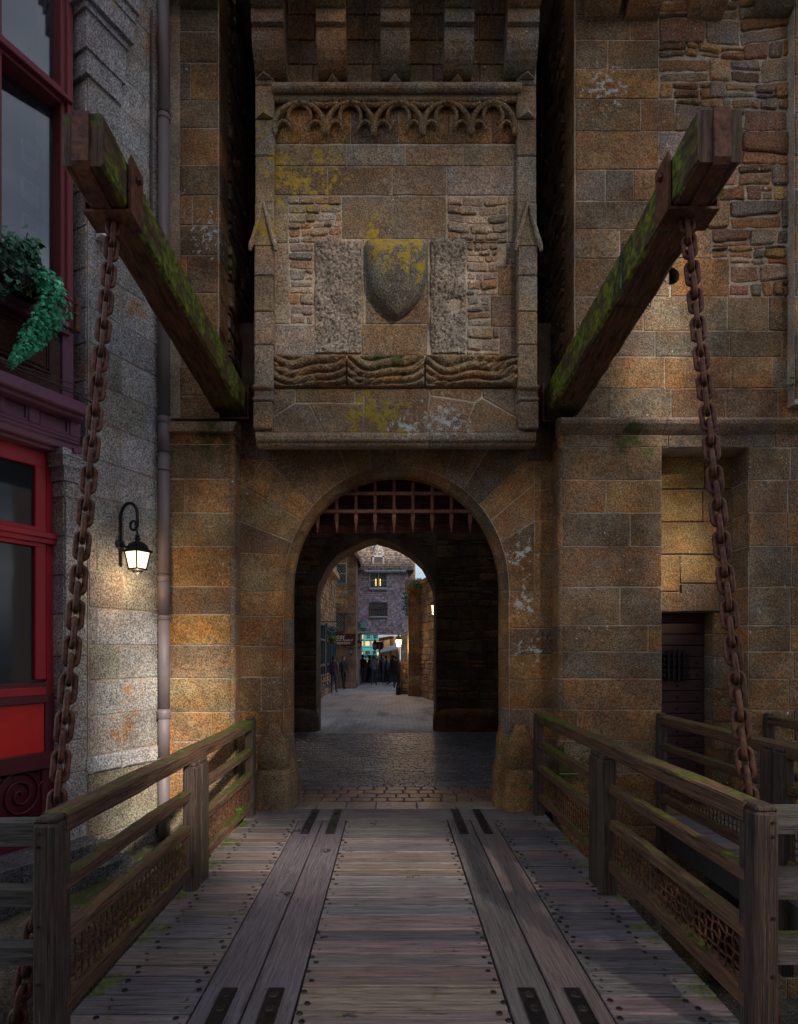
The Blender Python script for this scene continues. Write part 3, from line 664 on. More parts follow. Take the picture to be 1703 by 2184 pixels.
# weathered uprights beside the shield
for (u0, u1, t, b, sd_) in ((669,774,512,757,1),(916,997,508,757,9)):
    mb = MB(); a0, z0 = FF.uv(u0, b); a1, z1 = FF.uv(u1, t)
    def fn(a, z, s_, t_, sd_=sd_):
        e = min(s_, 1-s_)*8; e = min(1, e); f = .0+.015*e+.022*fbm(a*6, z*5, sd_, 5)-.03*max(0, fbm(a*26, z*26, sd_)-.12); 
        if sd_ == 9: f += -.05*math.exp(-((a-a0-.25)**2+(z-z0-.55)**2)/.006)+.05*fbm(a*3, z*2, 4)
        return f
    hf(mb, FF, a0+.01, a1-.01, z0+.01, z1-.01, 60, 130, fn, (.25,.21,.17)); mb.build('weathered_upright', M['pillar'], gate, True)
# wave band: three carved blocks of interlaced strands
mb = MB()
for (u0, u1, sd_) in ((586,740,0.),(741,906,2.2),(907,1105,4.)):
    a0, z0 = FF.uv(u0, 829); a1, z1 = FF.uv(u1, 760)
    def fn(a, z, s_, t_, sd_=sd_):
        A = a*5.6+sd_; w1 = .085*math.sin(A)+.045*math.sin(A*1.9+1); zz = (z-z0)+w1*math.sin(math.pi*min(1,max(0,t_)))**.4
        g = abs(math.sin(zz*math.pi/.092+1.4*math.sin(A*.7)))**.55
        k = min(1, 1.6*max(0, math.sin(A*1.1+t_*5))**2)
        g = g*(1-.5*k)+k*.5*abs(math.sin((zz-a*.75)*math.pi/.085))**.6
        return .02+.07*g*(min(1, 6*min(t_, 1-t_)+.45))+.008*fbm(a*20, z*20)
    hf(mb, FF, a0+.003, a1-.003, z0, z1, int((u1-u0)*.9), 46, fn, rc([(.25,.19,.12)],.08), skirt=.05)
mb.build('wave_band', M['carved'], gate, True)
# tracery frieze
mb = MB(); a0, z0 = FF.uv(587, 304); a1, z1 = FF.uv(1101, 222)
for i, (ua, ub) in enumerate(((587,638),(638,748),(748,851),(851,960),(960,1049),(1049,1101))):
    stone(mb, FF, uv([(ua,304),(ub,304),(ub,214),(ua,214)]), col=rc(PG,.15), h=.012, h0=-.016, gap=.008)
cs = [(640,587,696),(748,696,799),(850,799,905),(952,905,1008),(1051,1008,1103)]
ym = .035
def fp(u, v, h=ym): a, z = FF.uv(u, v); return FF.p(a, z, h)
cc_ = (.235,.175,.105)
for (c, l, r_) in cs:
    W = (r_-l)/2
    for s_ in (-1, 1):
        mb.tube([fp(c+s_*W*(1-k/8)**1.0*1.0, 286-62*math.sin(R(90*k/8)), ym) if 0 else fp(c+s_*W*math.cos(R(88*k/9)), 288-62*math.sin(R(88*k/9))**.85) for k in range(10)], .026, 7, 0, cc_)
        # side foils
        mb.tube([fp(c+s_*(W*.62+W*.30*math.cos(R(a_))), 283-20*math.sin(R(a_)), ym-.012) for a_ in range(-5, 186, 19)], .017, 6, 0, cc_, radii=[.012]+[.019]*9+[.007])
        mb.tube([fp(c+s_*W*.92, 280), fp(c+s_*W*.99, 291), fp(c+s_*W, 297)], .024, 7, 0, cc_, radii=[.024,.03,.014])
    mb.tube([fp(c+.44*W*math.cos(R(a_)), 252-24*math.sin(R(a_)), ym-.008) for a_ in range(-48, 229, 23)], .018, 6, 0, cc_, radii=[.008]+[.02]*11+[.008])
for k, (c, l, r_) in enumerate(cs[:-1]): mb.tube([fp(c+26, 228, ym-.01), fp(r_, 231, ym-.01), fp(cs[k+1][0]-26, 228, ym-.01)], .03, 7, 0, cc_)
mb.tube([fp(587, 218, .02), fp(1101, 218, .02)], .03, 8, 0, cc_)
mb.build('tracery_frieze', [M['carved'], M['mortar']], gate, True)
# roll mould above, wall between corbels
mb = MB()
for ua, ub in zip((583,628,745,860,945,1061), (628,745,860,945,1061,1110)):
    a, _ = FF.uv(ua, 200); b, _ = FF.uv(ub, 200); c = rc(PB); mb.tube([(a+.002,YF-.06,zv(199,YF)),(b-.002,YF-.06,zv(199,YF))], .045, 12, 0, c)
    mb.box(a+.002, b-.002, YF-.03, YF+.3, zv(214,YF), zv(202,YF), 0, c)
    mb.box(a+.002, b-.002, YF-.02, YF+.3, zv(192,YF), zv(178,YF), 0, rc(PG))
mb.build('roll_moulding', [M['bay'], M['mortar']], gate)
mb = MB()
zz_ = sorted([zv(v,YF) for v in (178,138,86,32)]+[9.0,9.4,9.7]); courses(mb, FF, zz_, BX0+.2, BX1-.2, [(.2,.14,.08),(.23,.16,.09),(.18,.13,.08)], None, .25, .5, h=.015)
for uc in (816,1000-5,1190-18):
    pass
mb.build('panel_wall', G2, gate)
def corbel(c, wd, zt, YW, out0=.0, tiers=3, name='corbel', small=True, dz=.4, dy=.3):
    """stack of quarter-round blocks, each further out than the one below"""
    mb = MB(); z = zt
    for t in range(tiers):
        col = rc([(.23,.19,.14),(.27,.18,.10),(.2,.17,.13),(.29,.18,.08)],.2); o0 = out0+dy*t; o1 = o0+dy; H = dz
        P_ = [(0,z),(o0*.98,z)]+[(o0+(o1-o0)*math.sin(R(a_)), z+H*.58*(1-math.cos(R(a_)))) for a_ in range(10, 91, 16)]+[(o1+.012,z+H*.62),(o1-.045,z+H*.65),(o1-.02,z+H*.69),(o1+.025,z+H*.72),(o1+.03,z+H*.82),(o1+.02,z+H-.004),(0,z+H-.004)]
        n = len(P_); x0, x1 = c-wd/2+random.uniform(-.008,.008), c+wd/2+random.uniform(-.008,.008)
        mb.add([(x, YW-o+.0, zz) for x in (x0, x1) for o, zz in P_], [(k,(k+1)%n,n+(k+1)%n,n+k) for k in range(n)]+[tuple(range(n-1,-1,-1)), tuple(range(n,2*n))], 0, col); z += H
    return mb.build(name, G2, gate)
for (ua, ub) in ((543,609),(677,741),(813,873),(947,1009),(1079,1143)):
    c = xu((ua+ub)/2, YF-.12); corbel(c, xu(ub,YF-.1)-xu(ua,YF-.1), zv(166,YF-.05), YF, .0, 4, dz=.50, dy=.25)
    if 600 < ua < 1000:
        mb = MB(); z0, z1 = zv(190,YF), zv(152,YF); mb.add([(c-.085,YF,z0+.05),(c+.085,YF,z0+.05),(c,YF-.11,z0+.04),(c,YF-.04,z1),(c-.03,YF,z0-.01),(c+.03,YF,z0-.01)], [(0,2,3),(2,1,3),(4,2,0),(4,5,2),(5,1,2)], 0, rc(PB)); mb.build('pendant', G2, gate)
for c in (xu(1278,YU), xu(1365,YU), xu(1502,YU), xu(1640,YU), 5.1): corbel(c, .36, zv(46,YU), YU, 0, 3, dz=.5, dy=.3)
corbel(xu(424,YU), .4, zv(22,YU), YU, 0, 3, dz=.5, dy=.3)
# parapet carried by the corbels
mb = MB(); FP = front(YF-.93); courses(mb, FP, [10.6,11.0,11.4,11.8,12.2,12.6], -2.7, 1.8, PG, None, h=.02); mb.box(-2.7, 1.8, YF-.93, 9.0, 10.6, 12.6, 1, MC)
mb.build('parapet', G2, gate)
mb = MB(); mb.box(-2.7, XE, 6.75, 8.7, 9.6, 12.0, 1, MC); mb.box(-3.6, -2.6, 8.7, 14.4, 5.3, 13, 1, (.22,.17,.12)); mb.box(2.8, XE, 8.7, 14.4, 5.3, 13, 1, (.22,.17,.12)); mb.box(-2.6, 2.8, 13.52, 14.4, 5.3, 11, 1, (.22,.17,.12)); mb.box(-2.7, XE, 7.2, 8.7, 12.0, 20.5, 1, (.22,.17,.12)); mb.box(XE+.01, 24, 7.2, 8.7, -2.2, 20.2, 1, (.22,.17,.12)); mb.box(BX0, BX1, YF+.02, 8.6, 9.7, 10.6, 1, MC); mb.build('upper_wall', G2, gate)  # tall blocks out of view, added to keep direct sun off the street

# ---------------- passage room behind the arch ----------------
PV = [(.34,.25,.16),(.38,.27,.16),(.28,.24,.18),(.40,.26,.14),(.24,.19,.14)]
YS = 13.5; FS = front(YS); s_ = F0/YS
mb = MB()
pts2 = [(675,1640),(675,1272),(680,1245),(687,1232),(700,1205),(719,1184),(751,1166),(780,1152),(803,1147),(826,1153),(855,1165),(880,1180),(905,1204),(920,1232),(928,1252),(931,1275),(931,1640)]
ar = [FS.uv(*p) for p in pts2]; ar = [(a, max(z, -.3)) for a, z in ar]
RX0, RX1, RZ = -2.55, 2.75, 5.3
cxr = xu(803,YS)
def eo(p):
    a, z = p
    if z < 2.9: return (RX0 if a < cxr else RX1, z)
    dx, dz = a-cxr, z-2.9
    t = min([(RX1-cxr)/dx if dx > 1e-6 else 1e9, (RX0-cxr)/dx if dx < -1e-6 else 1e9, (RZ-2.9)/dz if dz > 1e-6 else 1e9]); return (cxr+dx*t, 2.9+dz*t)
for i in range(len(ar)-1):
    q = [ar[i], ar[i+1], eo(ar[i+1]), eo(ar[i])]; mb.add([FS.p(*x) for x in q], [(0,3,2,1)], 1, (.30,.24,.17))
    a, b = ar[i], ar[i+1]; mb.add([FS.p(a[0],a[1],0), FS.p(b[0],b[1],0), FS.p(b[0],b[1],-.9), FS.p(a[0],a[1],-.9)], [(0,1,2,3)], 0, rc(PG))
def inside_open(a, z):
    if z < 2.95: return ar[0][0]-.02 < a < ar[-1][0]+.02
    for i in range(1, len(ar)-2):
        a0, a1 = ar[i], ar[i+1]
        if a0[0] <= a <= a1[0] and a1[0] > a0[0]: return z < a0[1]+(a1[1]-a0[1])*(a-a0[0])/(a1[0]-a0[0])+.09
    return False
rubble(mb, FS, ar[-1][0], RX1, .0, RZ, PV, .12, .3, h=.03, amp=.03, ok=lambda a, z: not inside_open(a, z))
rubble(mb, FS, RX0, ar[0][0], .0, 2.9, PV, .2, .32, h=.02, amp=.02); rubble(mb, FS, RX0, ar[-1][0], 2.95, RZ, PV, .15, .3, h=.02, ok=lambda a, z: not any(inside_open(a+dx, z-.1) for dx in (-.15,0,.15)))
mb.add([(RX1,7.5,-.3),(RX1,YS,-.3),(RX1,YS,RZ),(RX1,7.5,RZ)], [(0,1,2,3)], 1, (.30,.24,.17)); mb.add([(RX0,7.5,-.3),(RX0,YS,-.3),(RX0,YS,RZ),(RX0,7.5,RZ)], [(3,2,1,0)], 1, (.30,.24,.17))
rubble(mb, Fr((RX1,7.5,0), (0,1,0), (-1,0,0)), 0, 6, 0, RZ, PV, .15, .3, h=.03); rubble(mb, Fr((RX0,7.5,0), (0,1,0), (1,0,0)), 0, 6, 0, RZ, PV, .15, .3, h=.03)
mb.box(RX0-.3, RX1+.3, 7.5, 9.2, RZ, RZ+.5, 1, (.28,.22,.16))  # ceiling stops short, opening added to bring sky light into the passage
# inner side of the front wall round the barrel
for i in range(len(ring)-1):
    def q_(p): x, z = FA.uv(*p); x = .05+(x-.05)*1.02; return (x, 7.5, z)
    def o_(p):
        x, y, z = q_(p)
        if z <= zb: return (RX0 if x < .05 else RX1, 7.5, z)
        dx, dz = x-.05, z-zb; t = min([(RX1-.05)/dx if dx > 1e-6 else 1e9, (RX0-.05)/dx if dx < -1e-6 else 1e9, (RZ-zb)/dz if dz > 1e-6 else 1e9]); return (.05+dx*t, 7.5, zb+dz*t)
    mb.add([q_(ring[i]), q_(ring[i+1]), o_(ring[i+1]), o_(ring[i])], [(0,1,2,3)], 1, (.30,.24,.17))
mb.build('passage_wall', [M['vault'], M['mortar']], gate)
for u0, u1 in ((561,676),(931,1063)):
    plinth(xu(u0,YS), xu(u1,YS), YS-.08, YS+.5, [(-.05,.05),(.02,.06),(.3,.06),(.42,.04),(.47,.0),(.5,-.03)]).build('jamb_plinth', M['vault'], gate, True)
# timber boarding hung behind the portcullis
M['board'] = timber('board_wood', 0, (.04,.015,.010), (.10,.038,.025), tint=True, red=.6)
mb = MB(); z = zv(1138,7.35); 
for k in range(7): mb.box(-1.15, 1.25, 7.33+.004*(k%2), 7.37, z+.004, z+.118, 0, rc([(1,1,1)],.35), bev=.004); z += .12
mb.build('boarding', M['board'], gate)
# ---------------- portcullis ----------------
M['rustp'] = rust('portcullis_rust', (.20,.09,.07), (.42,.20,.15), .0, .8)
YP = 7.18
pc = thing('portcullis', (.05, YP, 3.1), 'rusty iron portcullis with spiked bars drawn up in the crown of the arch', 'portcullis')
for u in (678,719,760,800.5,841,881,922,963,1003):
    mb = MB(); x = xu(u,YP); zb_ = zv(1137,YP); w_ = .017
    vs = []
    for z, k in ((zb_,.12),(zb_+.16,1.25),(zb_+.19,1.3),(zb_+.24,.95),(zv(1000,YP)+.35,.95)):
        vs += [(x-w_*k, YP-.02*k, z), (x+w_*k, YP-.02*k, z), (x+w_*k, YP+.02*k, z), (x-w_*k, YP+.02*k, z)]
    mb.add(vs, [(i*4+k, i*4+(k+1)%4, i*4+4+(k+1)%4, i*4+4+k) for i in range(4) for k in range(4)]+[(3,2,1,0),(16,17,18,19)]); mb.build('spiked_bar', M['rustp'], pc)
for v in (1092, 1054):
    mb = MB(); z = zv(v,YP); mb.box(-1.15, 1.25, YP-.045, YP-.022, z-.02, z+.02, bev=.004)
    for u in (678,719,760,800.5,841,881,922,963,1003): mb.lathe((xu(u,YP),YP-.05,z), [(.012,-.012),(.012,.012)], 6)
    mb.build('crossbar', M['rustp'], pc)

# ---------------- drawbridge deck ----------------
M['plank'] = timber('plank_wood', 0, (.080,.074,.076), (.205,.188,.190), tint=True, spots=True, red=.1, mspots=[(-1.56,y_,0,.22) for y_ in (3.2,3.8,4.4,5,5.6,6.2,6.7)]+[(1.70,y_,0,.24) for y_ in (3.2,3.8,4.4,5,5.6,6.2,6.7)])
M['runner'] = timber('runner_wood', 1, (.085,.075,.073), (.185,.165,.158), gscale=1.8, tint=True, spots=True, red=.1)
M['bolt'] = rust('bolt_iron', (.02,.016,.016), (.06,.048,.045), .5, .5); M['plate'] = rust('plate_iron', (.015,.014,.016), (.05,.045,.045), .7, .45, 16)
db = thing('drawbridge', (.045, 4.5, -.2), 'weathered timber drawbridge deck with dark bolts and iron plates leading to the archway', 'drawbridge')
def Yz(y): return 2275/((2350+y/1.622)*.6812-HV)
def bolt(x, y, par, z=.001):
    mb = MB(); r = .0165; a = random.uniform(0, 3); n = 12
    mb.lathe((x,y,z-.01), [(r,0),(r,.008),(r*.75,.012),(r*.72,.009)], n); mb.beam((x-r*.7*math.cos(a),y-r*.7*math.sin(a),z+.003), (x+r*.7*math.cos(a),y+r*.7*math.sin(a),z+.003), .006, .004)
    mb.build('bolt', M['bolt'], par)
yc = [352,400,425,448,472,515,543,572,606,642,692,747,790,837,910,967,1033,1095,1195,1312,1395]
Yc = [Yz(y) for y in yc]+[2.72,2.55,2.4,2.24,2.1,1.95]; Yc[0] = 6.37
tp = [(1,1,1),(1.05,1,.97),(.86,.86,.90),(1.15,1.0,.93),(.92,.92,.98),(1.12,.96,.9),(.78,.78,.82),(1.25,1.05,.98)]
def panel(name, x0, x1, ys, nails):
    mb = MB()
    for i in range(len(ys)-1): mb.box(x0+.005, x1-.005, ys[i+1]+.005, ys[i]-.005, -.06, random.uniform(-.004,.004), 0, rc(tp,.16), bev=.005)
    o = mb.build(name, M['plank'], db)
    for i in range(len(ys)-1):
        if ys[i] < 2.75: break
        w_ = ys[i]-ys[i+1]
        for nx in nails:
            for f in ((.27,.73) if w_ > .1 else (.5,)): bolt(nx+(.012 if f < .5 else -.014)+random.uniform(-.006,.006), ys[i+1]+w_*f+random.uniform(-.006,.006), o)
    return o
panel('centre_planking', -.476, .575, Yc, (-.44, .54))
def rys():
    ys = [6.37]
    while ys[-1] > 1.95: ys.append(ys[-1]-random.choice((.13,.14,.16,.15,.19,.11)))
    return ys
panel('side_planking', -1.56, -.97, rys(), (-1.015, -1.40)); panel('side_planking', 1.06, 1.66, rys(), (1.105, 1.49))
M['dark_gap'] = plain('deck_frame_wood', (.03,.025,.022))
mb = MB(); mb.box(-1.56, 1.66, 1.95, 6.37, -.13, -.062, 0, (1,1,1)); 
for x in (-1.5,-.72,.05,.82,1.55): mb.box(x-.1, x+.1, 1.95, 6.78, -.42, -.131, 0, (1,1,1))
mb.build('deck_frame', M['dark_gap'], db)
PL = [(-.88,-.80),(-.64,-.555),(.652,.737),(.89,.972)]
def runner(x0, x1):
    mb = MB(); mb.box(x0+.006, x1-.006, 1.95, 6.366, -.06, .002, 0, rc(tp,.05), bev=.004); return mb.build('runner_board', M['runner'], db)
rs = [runner(-.97,-.722), runner(-.722,-.476), runner(.575,.815), runner(.815,1.06)]
mb = MB(); mb.box(-1.56, 1.66, 6.374, 6.80, -.06, .003, 0, (1.15,1.05,1.0), bev=.006); mb.build('threshold_board', M['plank'], db)
for i, (a, b) in enumerate(PL):
    for (y0, y1, bs) in ((5.86, 6.76, (5.93, 6.2, 6.55)), (2.15, 3.16, (3.09, 2.97, 2.5))):
        mb = MB(); mb.box(a, b, y0, y1, .004, .013, 0, (1,1,1), bev=.002); o = mb.build('iron_plate', M['plate'], db)
        for yb in bs:
            mb = MB(); c = ((a+b)/2, yb, .010); r = .027; mb.lathe(c, [(r,0),(r,.006),(r*.8,.009),(r*.78,.006)], 16); mb.beam((c[0]-.02,yb-.008,.0165), (c[0]+.02,yb+.008,.0165), .005, .003); mb.build('bolt', M['bolt'], o)

# ---------------- railings ----------------
M['rail'] = timber('rail_wood', 1, (.018,.011,.008), (.19,.108,.06), moss=.8, gscale=2.4, tint=True, mspots=[(-1.5,6.2,1.05,.9),(1.6,6.2,1.05,.9),(-1.5,5.8,.2,.5),(1.6,5,.1,.5)], red=.35)
M['post'] = timber('post_wood', 2, (.012,.009,.007), (.105,.075,.055), moss=.5, gscale=2.2, tint=True)
M['qrail'] = timber('quay_rail_wood', 0, (.03,.028,.026), (.11,.10,.095), moss=.4, tint=True)
M['lattice'] = rust('lattice_rust', (.05,.02,.010), (.14,.055,.022), .1, .8)
def lattice(x, y0, y1, z0, z1, sg):
    """woven strips: wavy uprights and two families of flat bars"""
    mb = MB(); st = .062; n = int((y1-y0)/st)
    for k in range(n+1):
        y = y0+(y1-y0)*k/n; m_ = int((z1-z0)/.03)
        mb.tube([(x+.004*math.cos(math.pi*(j*.03/.052)+k*math.pi), y+.004*math.sin(j*1.9+k*2.4), z0+(z1-z0)*j/m_) for j in range(m_+1)], .0055, 4)
    nz_ = max(2, int(round((z1-z0)/st)))
    for j in range(nz_+1):
        z = z0+(z1-z0)*j/nz_; m_ = n*2
        mb.tube([(x-.006*math.cos(math.pi*(k/2)+j*math.pi), y0+(y1-y0)*k/m_, z+.006*math.sin(k*1.3+j)) for k in range(m_+1)], .0055, 4)
    return mb
def railing(name, label, xi, sg, dz, y_near, y_far, mid, posts_at, grp=None, lat=True, near_post=True):
    """xi: face towards the deck; sg: -1 left of deck, +1 right"""
    t = thing(name, (xi, (y_near+y_far)/2, -.3), label, 'railing', grp); X = lambda a, b: (min(xi+sg*a, xi+sg*b), max(xi+sg*a, xi+sg*b))
    def ry(a, b, ya, yb, z0, z1, nm):
        x0, x1 = X(a, b); mb = MB(); n = 14; c = rc([(1,1,1)],.15); P_ = []
        for i in range(n+1):
            y = ya+(yb-ya)*i/n; j = lambda: random.uniform(-.0035,.0035); e = .010
            P_ += [(x0+e,y,z0+dz),(x1-e,y,z0+dz+j()),(x1+j(),y,z0+dz+e),(x1+j(),y,z1+dz-e),(x1-e+j(),y,z1+dz+j()),(x0+e+j(),y,z1+dz+j()),(x0+j(),y,z1+dz-e),(x0,y,z0+dz+e)]
        mb.add(P_, [(i*8+k, i*8+(k+1)%8, i*8+8+(k+1)%8, i*8+8+k)[::-1] for i in range(n) for k in range(8)]+[tuple(range(8)), tuple(range(n*8+7, n*8-1, -1))], 0, c)
        return mb.build(nm, M['rail'], t)
    spans = [(y_near+.09, mid[0]), (mid[3], y_far)]
    ry(-.005, .115, y_near+.09, y_far, .93, 1.025, 'top_rail')
    for (ya, yb) in spans:
        ry(.0, .075, ya, yb, .666, .735, 'middle_rail'); ry(.0, .075, ya, yb, .413, .484, 'lower_rail'); ry(.0, .075, ya, yb, .105, .19, 'bottom_rail')
        if lat: lattice(xi+sg*.035, ya+.02, yb-.02, .19+dz, .413+dz, sg).build('lattice_panel', M['lattice'], t)
    for (ya, yb, a, b, zt, zbm) in posts_at:
        x0, x1 = X(a, b); mb = MB(); c = rc([(1,1,1)],.15)
        mb.box(x0, x1, ya, yb, zbm, zt+dz-.03, 0, c, bev=.012); mb.box(x0+.008, x1-.008, ya+.008, yb-.008, zt+dz-.031, zt+dz, 0, c, bev=.01); o = mb.build('post', M['post'], t)
        if near_post and ya < 3:
            for zz in (.96, .9, .55, .3):
                mb = MB(); q = (x0+.03 if sg < 0 else x1-.03); mb.lathe((q, ya-.002, zz+dz), [(.008,-.003),(.008,.003)], 8); mb.v = [Vector((p.x, ya-.006+(p.z-zz-dz), zz+dz+(p.y-ya))) for p in mb.v]; mb.build('nail_head', M['bolt'], o)
    return t
railing('railing', 'old brown timber railing on the left edge of the bridge, with rusty woven lattice below', -1.47, -1, 0, 2.66, 6.46, (4.45,4.57,4.60,4.77),
        [(2.664,2.80,0,.105,1.025,-.6),(6.45,6.60,.0,.09,1.06,-.6),(4.45,4.57,-.04,.06,.94,-.35),(4.60,4.77,-.04,.06,.94,-.35)])
railing('railing', 'old brown timber railing on the right edge of the bridge, beside the footbridge gap', 1.56, 1, .06, 2.61, 6.5, (4.386,4.51,4.54,4.70),
        [(2.615,2.75,0,.105,1.03,-.6),(6.5,6.62,-.03,.06,1.03,-.6),(4.386,4.51,-.045,.06,.94,-.35),(4.53,4.70,-.045,.06,.94,-.35)])
railing('railing', 'dark timber railing on the near side of the narrow footbridge to the low door', 2.85, 1, .05, 2.7, 6.55, (4.45,4.57,4.60,4.77),
        [(2.70,2.82,0,.105,1.03,-.6),(6.48,6.60,-.02,.08,1.05,-.6),(4.40,4.52,-.03,.06,1.0,-.6),(4.55,4.68,-.03,.06,1.0,-.6)], near_post=False)
railing('railing', 'dark timber railing on the far side of the narrow footbridge at the right edge', 4.0, 1, .05, 2.7, 6.55, (4.45,4.57,4.60,4.77),
        [(2.70,2.82,0,.105,1.03,-.6),(6.48,6.60,-.02,.08,1.05,-.6),(4.40,4.52,-.03,.06,1.0,-.6),(4.55,4.68,-.03,.06,1.0,-.6)], near_post=False)
def quay(x0, x1, Y, zz, label):
    t = thing('quay_railing', ((x0+x1)/2, Y, -.5), label, 'railing')
    for (a, b) in zz:
        mb = MB(); n = 10; P_ = []; 
        for i in range(n+1):
            x = x0+(x1-x0)*i/n; j = lambda: random.uniform(-.003,.003); P_ += [(x,Y-.04+j(),a+j()),(x,Y+.04,a+j()),(x,Y+.04,b+j()),(x,Y-.04+j(),b+j())]
        mb.add(P_, [(i*4+k, i*4+(k+1)%4, i*4+4+(k+1)%4, i*4+4+k)[::-1] for i in range(n) for k in range(4)]+[(3,2,1,0),(n*4,n*4+1,n*4+2,n*4+3)]); mb.build('rail', M['qrail'], t)
    mb = MB(); xe = x0+.06 if x0 < -2 else x1-.16; mb.box(xe, xe+.1, Y-.05, Y+.05, -.5, zz[0][1]+.02, bev=.01); mb.build('post', M['post'], t)
quay(-3.4, -1.577, 2.73, [(.89,1.0),(.625,.70),(.363,.444)], 'weathered grey timber rails running off to the left from the near left post')
quay(1.667, 3.5, 2.68, [(.96,1.07),(.68,.795),(.395,.505)], 'weathered grey timber rails running off to the right from the near right post')
# footbridge deck
fb = thing('footbridge', (3.42, 4.7, -.2), 'narrow dark plank footbridge leading to the low iron door', 'footbridge')
mb = MB(); y = 2.4
while y < 6.5: w_ = random.choice((.13,.15,.17)); mb.box(2.86, 3.99, y+.004, y+w_-.004, -.05, 0, 0, rc(tp), bev=.003); y += w_
mb.build('planking', M['plank'], fb); mb = MB()
for x in (2.95,3.9): mb.box(x-.08, x+.08, 2.4, 6.5, -.3, -.052)
mb.build('deck_frame', M['dark_gap'], fb)

# ---------------- lifting beams and chains ----------------
M['beam_u'] = timber('beam_underside_wood', 1, (.022,.011,.006), (.16,.072,.034), red=.6, gscale=.5, mspots=[(-1.65,6.6,4.4,1.0),(1.75,6.6,4.4,1.0)])
M['beam_s'] = timber('beam_mossy_wood', 1, (.03,.018,.010), (.10,.06,.033), moss=1.3, mcol=(.20,.26,.012), gscale=.6, mspots=[(s_*x_,y_,z_,1.15) for s_ in (-1,1) for x_, y_, z_ in ((1.7,6.4,4.6),(1.68,5.8,4.7),(1.7,5.2,4.75),(1.75,4.7,4.85),(1.8,4.2,4.9))])
M['beam_e'] = timber('beam_end_wood', 2, (.022,.014,.009), (.15,.088,.055), gscale=.8, red=.5, mspots=[(-2.05,3.75,5.05,.30),(2.15,3.75,5.08,.26),(-1.8,3.75,5.08,.2)])
M['iron_r'] = rust('strap_rust', (.06,.022,.013), (.20,.072,.042), .2, .65, 24)
M['chain'] = rust('chain_rust', (.05,.022,.015), (.17,.065,.036), .35, .55, 45)
def lerp(a, b, t): return Vector(a)+(Vector(b)-Vector(a))*t
def lift_beam(sg, near, far, label):
    """near/far: (x_in, x_out, z_bot, z_top, Y) ; square oak beam, slightly worn"""
    t = thing('lifting_beam', (sg*(near[0]+far[0])/2, (near[4]+far[4])/2, far[2]), label, 'beam')
    def crn(f, e=0, ch=.0):
        xi, xo, zb_, zt, Y = [near[k]+(far[k]-near[k])*f for k in range(5)]
        return [Vector((sg*(xi-e), Y, zb_-e)), Vector((sg*(xo+e), Y, zb_-e)), Vector((sg*(xo+e), Y, zt+e)), Vector((sg*(xi-e), Y, zt+e))]
    mb = MB(); n = 22; c = .03; P_ = []
    for i in range(n+1):
        q = crn(i/n); rg = []
        for k in range(4):
            p, a, b = q[k], q[k-1], q[(k+1)%4]; j = .006*fbm(i*.7, k*3.1, sg)
            cc2 = c*(.6 if i < 2 else .8)*(1+.8*fbm(i*.9, k, 5*sg)); rg += [p+(a-p).normalized()*cc2+Vector((j,0,j)), p+(b-p).normalized()*cc2+Vector((j,0,-j))]
        P_ += rg
    fs = []; mi = []
    for i in range(n):
        for k in range(8):
            f = (i*8+k, i*8+(k+1)%8, i*8+8+(k+1)%8, i*8+8+k); fs.append(f if sg > 0 else f[::-1])
            mi.append(0 if k in (1,2) else 1)
    mb.add(P_, fs); mb.mi = mi
    m0 = sum((P_[k] for k in range(8)), Vector())/8+Vector((0,.012,0))
    mb.add(P_[:8]+[lerp(P_[k], m0, .5)+Vector((0,-.006+.01*fbm(k,1,2),0)) for k in range(8)]+[m0], [(k,8+k,8+(k+1)%8,(k+1)%8) for k in range(8)]+[(8+k,16,8+(k+1)%8) for k in range(8)], 2)
    mb.add(P_[-8:], [tuple(range(8))], 0)
    mb.build('beam', [M['beam_u'], M['beam_s'], M['beam_e']], t)
    # end strap over the end grain, down and back along the underside
    q = crn(0); xi, xo = (sg*near[0]), (sg*near[1]); xm = xi+(xo-xi)*.54; wd = .052; zt, zb_ = near[3]+.006, near[2]-.006; Y0 = near[4]
    mb = MB(); q5 = crn(.14); zb2 = q5[0].z-.006; 
    path = [(Y0+.10, zt+.002), (Y0-.012, zt), (Y0-.016, zb_+.03), (Y0+.006, zb_-.004), (Y0+.42, zb2-.006)]; nn = len(path)
    P2_ = [(xm+s2*wd, y, z) for s2 in (-1,1) for y, z in path]+[(xm+s2*wd, y+(.014 if i in (1,2) else 0), z+(-.012 if i < 2 else .012 if i > 2 else .01)) for s2 in (-1,1) for i, (y, z) in enumerate(path)]
    fs = [(i, i+1, nn+i+1, nn+i) for i in range(nn-1)]+[(2*nn+i, 3*nn+i, 3*nn+i+1, 2*nn+i+1) for i in range(nn-1)]
    for b_ in (0, nn): fs += [(b_+i, 2*nn+b_+i, 2*nn+b_+i+1, b_+i+1) for i in range(nn-1)]
    mb.add(P2_, fs); mb.build('end_strap', M['iron_r'], t)
    # stirrup carrying the chain
    f0, f1 = .095, .152
    A, B = crn(f0, .012), crn(f1, .012); A2, B2 = crn(f0, .03), crn(f1, .03); mb = MB()
    A[2].z -= .02; A[3].z -= .02; Bq = [p.copy() for p in B]; 
    tz = .05
    for (i0, i1) in ((3,0),(0,1),(1,2)):
        o = [A2[i0], A2[i1], B2[i1], B2[i0]]; inn = [A[i0], A[i1], B[i1], B[i0]]
        mb.add(o+inn, [(0,1,2,3),(7,6,5,4),(0,4,5,1),(1,5,6,2),(2,6,7,3),(3,7,4,0)])
    mb.build('stirrup', M['iron_r'], t)
